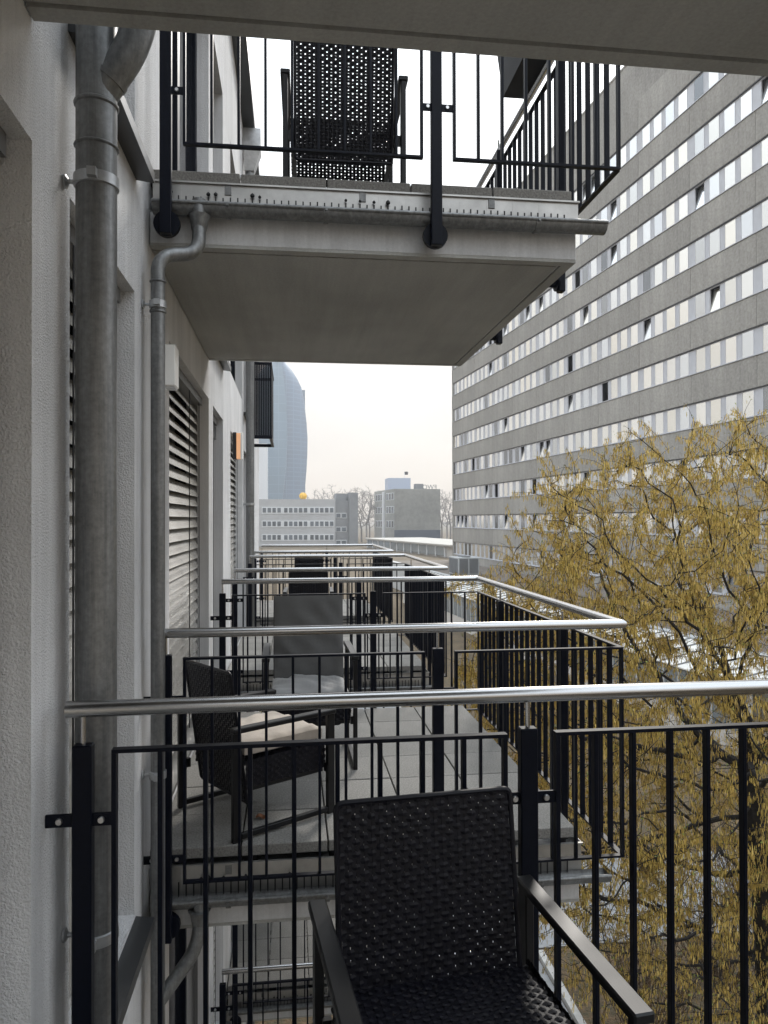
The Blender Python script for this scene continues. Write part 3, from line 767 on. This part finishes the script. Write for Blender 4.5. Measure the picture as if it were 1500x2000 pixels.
TILT = {}
for n_, (a, z, i, k, q) in enumerate(panes):
    zz = OZ(z); gap = .363 if q < 3 else .69
    mull.box(.11, .20, a+PW+.002, a+PW+gap-.002-(0 if q < 3 else .02), zz-.004, zz+WH-.052)
    tilt = 0.0; r_ = rnd.random()
    if r_ < .11: tilt = R(11)
    elif r_ < .13: tilt = R(88)
    if n_ < 300:
        wo_ = place(WFM, 'window', off, (0, a, zz))
        if tilt < 1: po = place(PNM, 'pane', wo_, (.12, 0, t_-.01)); po.rotation_euler = (0, tilt+rnd.uniform(-.006, .006), rnd.uniform(-.006, .006))
    else:
        rest_w.add([(x, y+a, zq+zz) for x, y, zq in wf.v], wf.f)
        if tilt < 1:
            h = WH-.05-t_*2+.02; x1 = .12+h*math.sin(tilt)
            rest_g.add([(.12, a+t_-.01, zz+t_-.01), (.12, a+PW-t_+.01, zz+t_-.01), (x1, a+PW-t_+.01, zz+t_-.01+h*math.cos(tilt)), (x1, a+t_-.01, zz+t_-.01+h*math.cos(tilt))], [(0,1,2,3)])
mull.box(.11, .20, S0-.42, S0-.40, OZ(ROWS[-1]), OZ(26.6))
tag(mull.build('mullions', 'mullion', off), kind='stuff'); tag(rest_w.build('far_windows', 'mullion', off, fix=False), kind='stuff'); tag(rest_g.build('far_panes', 'coated_glass_far', off, fix=False), kind='stuff')

# podium with gravel roof and glazed hall in front of the office block
pod = thing('podium_building', 'low gravel roofed annexe at the foot of the office block', 'building', sw(0, 19.8, GZ), OA)
MB().box(.45, 8.0, 12, 92, 0, OZ(-5.30)).build('roof', 'roof_gravel', pod)
MB().box(0, .44, 12, 92, 0, OZ(-5.18)).build('parapet', 'grey_frame', pod)
hall = thing('glass_hall', 'low hall with slanting white glazed roof behind the yellow tree', 'building', sw(0, 17.2, GZ), OA)
MB().box(.02, 2.55, 22, 71.9, 0, .9).box(.9, 2.55, 22, 71.9, .901, OZ(-6.0)).build('wall', 'beige_wall', hall)
rp = MB().add([(-.15, .03, OZ(-5.72)), (2.55, .03, OZ(-5.24)), (2.55, .97, OZ(-5.24)), (-.15, .97, OZ(-5.72)), (-.15, .03, OZ(-5.77)), (2.55, .03, OZ(-5.29)), (2.55, .97, OZ(-5.29)), (-.15, .97, OZ(-5.77))],
              [(0,1,2,3),(7,6,5,4),(0,4,5,1),(1,5,6,2),(2,6,7,3),(3,7,4,0)]).mesh('roof_pane', 'white_roof')
rb = MB().bar((-.17, 0, OZ(-5.725)), (2.56, 0, OZ(-5.235)), .05, .10).mesh('glazing_bar', 'far_grey_dark')
fp = MB().box(0, .04, .06, .94, .92, OZ(-5.85)).mesh('window_pane', 'pav_glass'); fb = MB().box(-.04, .06, -.05, .05, .9, OZ(-5.78)).mesh('post', 'grey_frame')
for i in range(50):
    y = 22+i
    if i < 49: place(rp, 'roof_pane', hall, (0, y, 0)); place(fp, 'window_pane', hall, (0, y, 0))
    place(rb, 'glazing_bar', hall, (0, y, 0)); place(fb, 'post', hall, (0, y, 0))
ac = thing('air_conditioner', 'grey ventilation unit with louvres on the gravel roof', 'ventilation unit', sw(66.0, 21.6, -5.30), OA)
MB().box(-1.0, 1.0, -1.4, 1.4, .15, 1.75).build('casing', 'grey_frame', ac, bev=.03)
for x in (-.9, .9): 
    for y in (-1.2, 1.2): MB().box(x-.08, x+.08, y-.08, y+.08, 0, .151).build('leg', 'far_grey_dark', ac)
for (x0, x1) in ((-.92, -.03), (.03, .92)):
    lv = MB()
    for i in range(12): lv.box(x0+.03+(x1-x0-.06)*i/12, x0+.03+(x1-x0-.06)*i/12+.03, -1.46, -1.401, .3, 1.65)
    lv.build('louvre', 'far_grey_dark', ac)
for i in range(3): 
    lv = MB()
    for j in range(12): lv.box(-1.05, -1.001, -1.3+i*.9+.065*j, -1.27+i*.9+.065*j, .3, 1.65)
    lv.build('louvre', 'far_grey_dark', ac)
MB().lathe([(.4, 1.751), (.4, 1.85), (.3, 1.86)], 20, (0, -.6, 0)).build('fan_cowl', 'far_grey_dark', ac); MB().lathe([(.4, 1.751), (.4, 1.85), (.3, 1.86)], 20, (0, .6, 0)).build('fan_cowl', 'far_grey_dark', ac)

# ---------------------------------------------------------------- distant buildings
def pt(px, py, dist):
    d = fw + rt*((px-750)/F_PX) + up*((1000-py)/F_PX); return d*(dist/d.y)
# glazed pavilion
a = pt(716, 1050, 213); b = pt(867, 1063, 157); zt_ = b.z
dv = Vector((b.x-a.x, b.y-a.y, 0)); Lp = dv.length; ang_p = math.atan2(dv.y, dv.x)
pv = thing('glazed_pavilion', 'flat roofed pavilion with large window panes beyond the balconies', 'building', (a.x, a.y, GZ), ang_p)
Hh = zt_-GZ
MB().box(-.5, Lp+4.5, -.6, 17, Hh-.3, Hh).build('roof', 'pale_roof', pv)
MB().box(0, Lp+4, .5, 16.5, 0, Hh-.31).build('wall', 'beige_wall', pv)
npn = 11
for i in range(npn):
    x0 = Lp*i/npn; x1 = Lp*(i+1)/npn
    MB().box(x0+.25, x1-.25, .2, .3, .3, Hh-.52).build('pane', 'pav_glass', pv)
    MB().box(x0-.22, x0+.22, .1, .499, 0, Hh-.31).build('post', 'far_white', pv)
MB().box(Lp-.22, Lp+.22, .1, .499, 0, Hh-.31).build('post', 'far_white', pv); MB().box(.23, Lp-.23, .12, .498, Hh-.51, Hh-.32).build('lintel', 'far_white', pv)
rvb = MB().box(Lp*.8, Lp*.8+1.2, 8, 9.4, Hh, Hh+.7).build('roof_vent', 'far_grey_dark', pv)
# low grey office with stair tower
Dq = 228.0
def far_box(m, px0, px1, py0, py1, depth, y0=0, org=None):
    p0 = pt(px0, py1, Dq)-org; p1 = pt(px1, py0, Dq)-org
    return m.box(p0.x, p1.x, y0, y0+depth, p0.z, p1.z)
o0 = pt(508, 1090, Dq); o0.z = GZ
lo_ = thing('grey_office', 'four storey grey office with rows of small windows below the glass tower', 'building', tuple(o0))
mw = MB(); p0 = pt(470, 975, Dq)-o0; p1 = pt(655, 975, Dq)-o0; mw.box(p0.x, p1.x, 0, 14, 0, p1.z); mw.build('wall', 'far_grey', lo_)
ms = MB(); p1 = pt(682, 975, Dq)-o0; p2 = pt(699, 962, Dq)-o0; q1 = pt(655.2, 978, Dq)-o0
ms.box(q1.x, p1.x, .6, 14, 0, q1.z); ms.box(p1.x+.01, p2.x, -.5, 13, 0, p2.z); ms.build('stair_tower', 'far_grey_dark', lo_)
q0 = pt(657, 975, Dq)-o0; q2 = pt(678, 963, Dq)-o0; MB().box(q0.x, q2.x, 4, 12, q0.z-.4, q2.z).build('roof_house', 'far_grey_dark', lo_)
for ry in (992, 1018.5, 1045):
    p0 = pt(511, ry+11.5, Dq)-o0; p1 = pt(652, ry-2, Dq)-o0; MB().box(p0.x, p1.x, -.12, -.003, p0.z, p1.z).build('window_band', 'far_white', lo_)
    for gi, (gx, n) in enumerate(((513, 4), (555, 5), (606, 5))):
        for i in range(n):
            p0 = pt(gx+i*9.6, ry+9, Dq)-o0; p1 = pt(gx+i*9.6+6.6, ry, Dq)-o0
            MB().box(p0.x, p1.x, -.22, -.123, p0.z, p1.z).build('window', 'far_window', lo_)
for ry in (1003, 1030, 1056):
    for gx in (657, 668):
        p0 = pt(gx, ry+8, Dq)-o0; p1 = pt(gx+8, ry, Dq)-o0; f_ = MB().box(p0.x-.15, p1.x+.15, .48, .597, p0.z-.2, p1.z+.2).build('window', 'far_white', lo_)
        MB().box(p0.x, p1.x, .40, .478, p0.z, p1.z).build('pane', 'far_window', f_)
# yellow ball on that roof
c = pt(592, 969, Dq+4); yb_ = MB(); rr = 1.12
for i in range(13):
    for j in range(24):
        th = math.pi*i/12; ph = 2*math.pi*j/24; r_ = rr*(1+.07*math.cos(12*ph)*math.sin(th)+.03*math.cos(9*th)); yb_.v.append((r_*math.sin(th)*math.cos(ph), r_*math.sin(th)*math.sin(ph), r_*math.cos(th)))
for i in range(12):
    for j in range(24): yb_.f.append((i*24+j, i*24+(j+1) % 24, (i+1)*24+(j+1) % 24, (i+1)*24+j))
ybt = thing('yellow_ball', 'yellow ball shaped sign on the roof edge under the tower', 'sign', (c.x, c.y, o0.z+(pt(655, 975, Dq)-o0).z))
hz = c.z-(o0.z+(pt(655, 975, Dq)-o0).z)
yb_.build('ball', 'yellow', ybt, (0, 0, hz), smooth=True); MB().tube([(0,0,0),(0,0,hz)], .12, 8).build('mast', 'far_grey_dark', ybt)
# ribbed block with rooftop letters
Dr = 240.0
o1 = pt(770, 1040, Dr); o1.z = GZ
pa = pt(860, 955, Dr)-o1; blk = thing('ribbed_block', 'square concrete block with rooftop letters beside the office block', 'building', tuple(o1))
zt_ = pa.z; YL_ = 26.0; XL_ = (pt(731, 955, Dr+YL_)-o1).x
body = MB().add([(0,0,0),(pa.x,0,0),(pa.x+XL_,YL_,0),(XL_,YL_,0),(0,0,zt_),(pa.x,0,zt_),(pa.x+XL_,YL_,zt_),(XL_,YL_,zt_)], [(0,1,5,4),(1,2,6,5),(2,3,7,6),(3,0,4,7),(4,5,6,7)])
body.build('wall', 'far_concrete', blk)
ribs = MB()
for i in range(40): x = pa.x*(i+.2)/40; ribs.box(x, x+pa.x*.5/40, -.12, -.002, 5.0, zt_-.3)
tag(ribs.build('ribs', 'far_concrete', blk), kind='stuff')
bz0 = pt(770, 1043, Dr)-o1; bz1 = pt(770, 1032, Dr)-o1; MB().box(.02, pa.x-.02, -.3, -.003, 1.0, 4.6).build('dark_band', 'dark_band', blk)
lv = Vector((XL_, YL_, 0)); Ll = lv.length; ld = lv/Ll; lnorm = Vector((-ld.y, ld.x, 0))
if lnorm.x > 0: lnorm = -lnorm
for ry in (963, 989.5, 1018):
    z1_ = (pt(770, ry, Dr)-o1).z; z0_ = z1_-2.0
    for g0 in (.03, .57):
        for i in range(3):
            s0 = Ll*(g0+i*.125); s1 = s0+Ll*.085; A, B = ld*s0, ld*s1
            m_ = MB().add([A+lnorm*.02, B+lnorm*.02, B+lnorm*.02+Vector((0,0,2.0)), A+lnorm*.02+Vector((0,0,2.0)), A+lnorm*.12, B+lnorm*.12, B+lnorm*.12+Vector((0,0,2.0)), A+lnorm*.12+Vector((0,0,2.0))], [(0,1,2,3),(4,5,6,7),(0,1,5,4),(1,2,6,5),(2,3,7,6),(3,0,4,7)])
            m_.build('window', 'far_window', blk, (0, 0, z0_))
        s0, s1 = Ll*(g0-.02), Ll*(g0+.36); A, B = ld*s0, ld*s1
        MB().add([A+lnorm*.003, B+lnorm*.003, B+lnorm*.003+Vector((0,0,2.4)), A+lnorm*.003+Vector((0,0,2.4)), A+lnorm*.017, B+lnorm*.017, B+lnorm*.017+Vector((0,0,2.4)), A+lnorm*.017+Vector((0,0,2.4))], [(0,1,2,3),(4,5,6,7),(0,1,5,4),(1,2,6,5),(2,3,7,6),(3,0,4,7)]).build('window_band', 'far_white', blk, (0, 0, z0_-.2))
A, B = ld*Ll*.44, ld*Ll*.52
MB().add([A+lnorm*.003, B+lnorm*.003, B+lnorm*.003+Vector((0,0,zt_-.5)), A+lnorm*.003+Vector((0,0,zt_-.5)), A+lnorm*.5, B+lnorm*.5, B+lnorm*.5+Vector((0,0,zt_-.5)), A+lnorm*.5+Vector((0,0,zt_-.5))], [(4,5,6,7),(0,1,5,4),(1,2,6,5),(2,3,7,6),(3,0,4,7)]).build('stair_strip', 'far_white', blk)
r0 = pt(757, 955, Dr+8)-o1; r1 = pt(801, 934, Dr+8)-o1; MB().box(r0.x, r1.x, 7, 15, zt_, r1.z).build('roof_house', 'far_blue', blk)
r0 = pt(811, 955, Dr+3)-o1; r1 = pt(827, 945, Dr+3)-o1; MB().box(r0.x, r1.x, 3, 6, zt_, r1.z).build('roof_box', 'far_grey_dark', blk)
def letters(txt, name, size, m, parent, loc, rot):
    cu = bpy.data.curves.new(name, 'FONT'); cu.body = txt; cu.size = size; cu.extrude = .08; cu.align_x = 'CENTER'
    tmp = bpy.data.objects.new(name, cu); COL.objects.link(tmp); dg = bpy.context.evaluated_depsgraph_get()
    me = bpy.data.meshes.new_from_object(tmp.evaluated_get(dg)); bpy.data.objects.remove(tmp)
    me.materials.clear(); me.materials.append(MATS[m]); o = place(me, name, parent, loc); o.rotation_euler = rot; return o
lc = pt(839, 953, Dr+4)-o1
letters('FWO', 'rooftop_letters', 2.1, 'far_grey_dark', blk, (lc.x, 4, zt_+.1), (R(90), 0, R(180)))
fl0 = pt(790, 934, Dr+11)-o1; fl1 = pt(798, 921, Dr+11)-o1
fg = thing('flag', 'small dark flag flying above the concrete block', 'flag', (o1.x+fl0.x, o1.y+11, o1.z+(pt(801, 934, Dr+8)-o1).z))
h_ = fl1.z-(pt(801, 934, Dr+8)-o1).z
MB().tube([(0,0,0),(0,0,h_)], .06, 8).build('pole', 'far_white', fg)
fm = MB(); 
for i in range(7): fm.v += [(.06+.2*i, .12*math.sin(i*1.3), h_-1.1), (.06+.2*i, .12*math.sin(i*1.3+.3), h_-.05)]
for i in range(6): fm.f.append((2*i, 2*i+2, 2*i+3, 2*i+1))
fm.build('cloth', 'flag', fg)
# glass tower
Dt = 620.0; oc = pt(545, 1013, Dt)
tw = thing('glass_tower', 'tall blue glass tower with curved outline in the haze', 'tower', (oc.x, oc.y, GZ))
K = Dt/F_PX
prof = [(1060, 43), (1000, 46), (975, 48), (945, 51), (915, 53.5), (885, 55), (855, 55.5), (825, 53.5), (800, 51), (775, 47.5), (755, 43.5), (738, 35.5), (721, 25), (708, 14), (699, 5)]
def shell(name, m, x0f, x1f, yb0, bul, side):
    s = MB(); n = 14; rows = []
    for (py, hw) in prof:
        z = (1013-py)*K-GZ; x1 = hw*K
        if side > 0: xa, xb = x1f(py)*K, x1
        else: xa, xb = -hw*K*1.25, x1f(py)*K+.4
        for i in range(n+1):
            t = i/n; x = xa+(xb-xa)*t
            y = yb0 - bul*math.sin(math.pi*(t*.5+.5 if side > 0 else t*.62))
            s.v.append((x, y, z))
        for (x, y) in ((xb, 40), (xa, 40)): s.v.append((x, y, z))
    k = n+3
    for r_ in range(len(prof)-1):
        for i in range(k): a, b = r_*k+i, r_*k+(i+1) % k; s.f.append((a, b, b+k, a+k))
    s.f.append(tuple(range((len(prof)-1)*k, len(prof)*k)))
    s.build(name, m, tw, smooth=True)
ridge = lambda py: {True: 0}.get(False, 15-13*((py-850)/150.0)**2 if py > 700 else 0)
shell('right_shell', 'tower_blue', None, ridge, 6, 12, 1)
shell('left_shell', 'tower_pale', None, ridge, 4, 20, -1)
MB().box(43*K, 51.3*K, 18, 34, 0, (1013-755)*K-GZ).build('service_core', 'tower_blue', tw)
sl0 = pt(522, 975, Dt-60); sl1 = pt(480, 866, Dt-60)
sb = thing('white_slab_building', 'pale white high slab to the left of the glass tower', 'building', (sl1.x, sl1.y, GZ))
MB().box(0, sl0.x-sl1.x, 0, 18, 0, sl1.z-GZ).build('wall', 'far_white', sb)

# ---------------------------------------------------------------- trees
def colonize(crown_pts, trunk, step, infl, kill, iters, seed):
    rg = np.random.default_rng(seed)
    nodes = [np.array(p_) for p_ in trunk]; par = [-1]+list(range(len(trunk)-1))
    A = np.array(crown_pts); N_ = np.array(nodes); near = np.full(len(A), 1e9); idx = np.zeros(len(A), int)
    def upd(start):
        nonlocal near, idx
        for i in range(start, len(nodes)):
            d = np.linalg.norm(A-nodes[i], axis=1); m = d < near; near = np.where(m, d, near); idx[m] = i
    upd(0)
    for it in range(iters):
        act = near < infl
        if not act.any(): infl *= 1.5; 
        if not act.any(): continue
        start = len(nodes); sums = {}
        for a_i in np.nonzero(act)[0]:
            v = A[a_i]-nodes[idx[a_i]]; v = v/(np.linalg.norm(v)+1e-9); k = idx[a_i]
            if k in sums: sums[k][0] += v; sums[k][1] += 1
            else: sums[k] = [v.copy(), 1]
        for k, (v, c_) in sums.items():
            nv = np.linalg.norm(v)
            if nv < .05: continue
            d = v/nv + rg.normal(0, .16, 3); d /= np.linalg.norm(d)
            q = nodes[k]+d*step
            nodes.append(q); par.append(k)
        if len(nodes) == start: break
        upd(start)
        keep = near > kill
        A = A[keep]; near = near[keep]; idx = idx[keep]
        if len(A) == 0: break
    return np.array(nodes), np.array(par)
def tree_mesh(nodes, par, r_tip, expo, n_sides, rmin_draw=0, rmax=None):
    n = len(nodes); rad = np.zeros(n); ch = [[] for _ in range(n)]
    for i in range(n):
        if par[i] >= 0: ch[par[i]].append(i)
    acc = np.zeros(n)
    for i in range(n-1, -1, -1):
        if not ch[i]: acc[i] = r_tip**expo
        rad[i] = acc[i]**(1/expo)
        if par[i] >= 0: acc[par[i]] += acc[i]
    if rmax: rad = np.minimum(rad, rmax)
    return rad, ch
def limb_mesh(m, nodes, par, rad, ch, lo, hi):
    """chains of nodes drawn as tapered tubes"""
    started = set()
    for i in range(len(nodes)):
        p_ = par[i]
        main = p_ >= 0 and ch[p_] and max(ch[p_], key=lambda c_: rad[c_]) == i
        if p_ >= 0 and main and p_ != 0 or p_ < 0: continue
        chain = [p_, i]; k = i
        while ch[k]:
            k = max(ch[k], key=lambda c_: rad[c_]); chain.append(k)
        rr = [min(rad[c_], rad[i]) if q == 0 else rad[c_] for q, c_ in enumerate(chain)]
        if rr[1] < lo or rr[1] >= hi: continue
        ns = 8 if rr[1] > .03 else (5 if rr[1] > .010 else 3)
        m.tube([nodes[c_] for c_ in chain], [float(x) for x in rr], ns, cap=False)
rg = np.random.default_rng(5)
TB = np.array([6.15, 9.05, GZ])            # foot of the tree
cc = np.array([5.6, 9.25, -2.8]); cr_ = np.array([3.75, 3.3, 3.75])
pts = []
while len(pts) < 3600:
    q = rg.uniform(-1, 1, 3); r_ = np.linalg.norm(q)
    if r_ > 1 or (r_ < .55 and rg.random() < .5): continue
    p_ = cc+q*cr_
    if p_[0] < 2.3: continue
    pts.append(p_)
for _ in range(260):                        # sprays that break the outline
    th = rg.uniform(-.3, math.pi*1.1); e_ = rg.normal(0, .5)
    q = np.array([-math.cos(th)*math.cos(e_), math.sin(e_), math.sin(th)*math.cos(e_)])*rg.uniform(1.0, 1.13); p_ = cc+q*cr_
    if p_[0] > 2.1: pts.append(p_)
tr = [TB+np.array([0, 0, 0.0]), TB+np.array([.02, .02, 1.4]), TB+np.array([-.02, 0, 2.6]), TB+np.array([-.1, -.02, 3.6]), TB+np.array([-.18, 0, 4.4]), TB+np.array([-.28, .03, 5.1])]
nodes, par = colonize(pts, tr, .17, 1.6, .20, 140, 3)
rad, ch = tree_mesh(nodes, par, .0042, 2.02, 8, rmax=.17)
tree = thing('catkin_tree', 'tree full of hanging golden yellow catkins right of the balconies', 'tree', (TB[0], TB[1], GZ))
loc = nodes-TB
tm = MB(); limb_mesh(tm, loc, par, rad, ch, .022, 9); tm.build('trunk', 'bark', tree, smooth=True, fix=False)
tm = MB(); limb_mesh(tm, loc, par, rad, ch, 0, .022)
cat_v, cat_f = [], []
tips = [i for i in range(6, len(nodes)) if rad[i] < .016]
# fine twigs that carry the catkins
tw_pts = []
for i in tips:
    d0 = nodes[i]-nodes[par[i]]; d0 /= np.linalg.norm(d0)
    for _ in range(2 if rad[i] < .009 else 1):
        d = d0*.7+rg.normal(0, .7, 3); d[2] += .12; d /= np.linalg.norm(d); L = rg.uniform(.12, .46)
        a = loc[i]; b = a+d*L*.5+np.array([0,0,.01]); c_ = a+d*L-np.array([0,0,L*.10])
        tm.tube([a, b, c_], [.0034, .0026, .0016], 3, cap=False)
        tw_pts.append((a, b, c_, L))
tag(tm.build('twigs', 'bark', tree, fix=False), kind='stuff')
cm = MB(); bd = MB()
for (a, b, c_, L) in tw_pts:
    dens = (1.0 if rg.random() < .72 else .12)*(1.0 if c_[2] > 4.0 else .65)
    for _ in range(int(rg.poisson(33*dens*L/.22))):
        t = rg.random(); p_ = (a*(1-t)**2+2*b*t*(1-t)+c_*t*t)+rg.normal(0, .022, 3)
        l = rg.uniform(.028, .070); wd = rg.uniform(.0035, .0060); yaw = rg.uniform(0, math.pi); sw_ = rg.normal(0, .13, 2)
        ux, uy = math.cos(yaw)*wd, math.sin(yaw)*wd
        q = p_+np.array([sw_[0]*l, sw_[1]*l, -l]); mid = (p_+q)/2+np.array([0, 0, 0])
        o = len(cm.v)
        cm.v += [(p_[0]-ux*.5, p_[1]-uy*.5, p_[2]), (p_[0]+ux*.5, p_[1]+uy*.5, p_[2]), (mid[0]+ux, mid[1]+uy, mid[2]), (q[0]+ux*.55, q[1]+uy*.55, q[2]), (q[0]-ux*.55, q[1]-uy*.55, q[2]), (mid[0]-ux, mid[1]-uy, mid[2])]
        cm.f += [(o, o+1, o+2, o+5), (o+5, o+2, o+3, o+4)]
    for _ in range(2):
        p_ = c_+rg.normal(0, .02, 3); s_ = rg.uniform(.008, .018); o = len(bd.v); d1 = rg.normal(0, 1, 3); d1 *= s_/np.linalg.norm(d1); d2 = rg.normal(0, 1, 3); d2 *= s_/np.linalg.norm(d2)
        bd.v += [tuple(p_-d1), tuple(p_+d2*.6), tuple(p_+d1), tuple(p_-d2*.6)]; bd.f.append((o, o+1, o+2, o+3))
tag(cm.build('crown', 'catkin', tree, fix=False), kind='stuff'); tag(bd.build('buds', 'bud', tree, fix=False), kind='stuff')
print('tree nodes', len(nodes), 'catkins', len(cm.f)//2)

# bare shrubs on the ground under the tree
def shrub(x, y, r_, h, label, seed):
    rs = np.random.default_rng(seed); t = thing('bare_shrub', label, 'shrub', (x, y, GZ), 0, 'bare shrubs under the tree')
    m = MB(); c_ = MB()
    for i in range(70):
        th = rs.uniform(0, 6.28); rr = r_*math.sqrt(rs.random()); tip = np.array([rr*math.cos(th), rr*math.sin(th), h*rs.uniform(.6, 1.05)]); base = np.array([tip[0]*.2, tip[1]*.2, 0])
        mid = (base+tip)/2+rs.normal(0, .08, 3); m.tube([base, mid, tip], [.010, .007, .002], 4, cap=False)
        for k in range(9):
            t_ = rs.uniform(.35, 1); p_ = base*(1-t_)**2+2*mid*t_*(1-t_)+tip*t_*t_; d = rs.normal(0, 1, 3); d[2] = abs(d[2]); d /= np.linalg.norm(d)
            q = p_+d*rs.uniform(.12, .4); m.tube([p_, q], [.004, .0015], 3, cap=False)
            for _ in range(2):
                pp = p_+(q-p_)*rs.random(); s_ = rs.uniform(.012, .028); d1 = rs.normal(0, 1, 3); d1 *= s_/np.linalg.norm(d1); d2 = rs.normal(0, 1, 3); d2 *= s_/np.linalg.norm(d2); o = len(c_.v)
                c_.v += [tuple(pp-d1), tuple(pp+d2*.6), tuple(pp+d1), tuple(pp-d2*.6)]; c_.f.append((o, o+1, o+2, o+3))
    tag(m.build('stems', 'dry_twig', t, fix=False), kind='stuff'); tag(c_.build('dry_leaves', 'dry_twig', t, fix=False), kind='stuff')
for i, (x, y, r_, h) in enumerate(((5.6, 11.4, 1.3, 2.0), (7.6, 12.6, 1.5, 2.2), (4.9, 9.6, 1.0, 1.5), (7.3, 10.2, 1.2, 1.7), (9.5, 14.5, 1.6, 2.4), (6.3, 20, 1.6, 2.2), (8.5, 28, 1.8, 2.2))):
    shrub(x, y, r_, h, ['brown bare shrub on the ground left of the tree trunk', 'tall brown bare shrub behind the tree trunk', 'small brown shrub nearest the balconies', 'brown bare shrub right in front of the tree trunk', 'tall brown shrub at the far side of the cross path', 'brown shrub between the tree and the glass hall', 'farthest brown shrub beside the glass hall'][i], 20+i)

# bare winter trees in the distance
def bare_tree_mesh(seed, h):
    rs = np.random.default_rng(seed); P_ = []
    for _ in range(260):
        q = rs.uniform(-1, 1, 3)
        if np.linalg.norm(q) > 1: continue
        P_.append(np.array([0, 0, h*.62])+q*np.array([h*.33, h*.33, h*.40]))
    n_, p_ = colonize(P_, [np.array([0, 0, h*t]) for t in (0, .08, .16, .24)], h*.035, h*.3, h*.05, 60, seed)
    r_, c_ = tree_mesh(n_, p_, h*.0022, 2.2, 5, rmax=h*.02)
    a, b = MB(), MB(); limb_mesh(a, n_, p_, r_, c_, h*.007, 99); limb_mesh(b, n_, p_, r_, c_, 0, h*.007)
    for i in range(4, len(n_)):
        if r_[i] < h*.004:
            for _ in range(2):
                d = rs.normal(0, 1, 3); d[2] += .6; d /= np.linalg.norm(d); b.tube([n_[i], n_[i]+d*h*.05], [h*.0016, h*.0007], 3, cap=False)
    return a.mesh('trunk', 'far_bark', fix=False), b.mesh('crown', 'far_bark', fix=False)
BT = [bare_tree_mesh(s_, 20) for s_ in (41, 42, 43)]
spots = [(622, 262, .96), (640, 300, 1.12), (663, 268, .98), (690, 282, 1.05), (706, 262, .98), (722, 290, 1.0), (716, 330, 1.2), (863, 268, .92), (873, 300, 1.05), (880, 275, .95), (742, 300, 1.0)]
names = ['leftmost bare tree showing above the grey office roof', 'tall bare tree above the middle of the grey office roof', 'bare tree beside the rooftop house of the grey office', 'bare tree rising right behind the grey stair tower', 'bare tree just right of the grey stair tower', 'bare tree just left of the concrete block', 'tallest bare tree in the gap between grey office and concrete block', 'bare tree touching the right edge of the concrete block', 'tall bare tree between concrete block and office block', 'bare tree touching the left edge of the office block', 'bare tree hidden mostly behind the concrete block corner']
for i, (px, dd, s_) in enumerate(spots):
    q = pt(px, 1013, dd); t = thing('bare_tree', names[i], 'tree', (q.x, q.y, GZ), i*1.3, 'bare winter trees between the distant buildings'); t.scale = (s_*1.1, s_*1.1, s_*(.97+.02*(i % 3)))
    a, b = BT[i % 3]; place(a, 'trunk', t); place(b, 'crown', t)

# ---------------------------------------------------------------- haze
hb = MB().box(-700, 900, -60, 1000, GZ-1, 175)
me = bpy.data.meshes.new('haze'); me.from_pydata(hb.v, [], hb.f)
hm_ = bpy.data.materials.new('haze'); hm_.use_nodes = True; t = hm_.node_tree; t.nodes.clear()
ov = t.nodes.new('ShaderNodeOutputMaterial'); pvn = t.nodes.new('ShaderNodeVolumePrincipled')
pvn.inputs['Color'].default_value = (0.90, 0.93, 0.97, 1); pvn.inputs['Density'].default_value = 0.0007; pvn.inputs['Anisotropy'].default_value = .3
t.links.new(pvn.outputs[0], ov.inputs['Volume']); me.materials.append(hm_)
tag(place(me, 'haze'), kind='stuff')
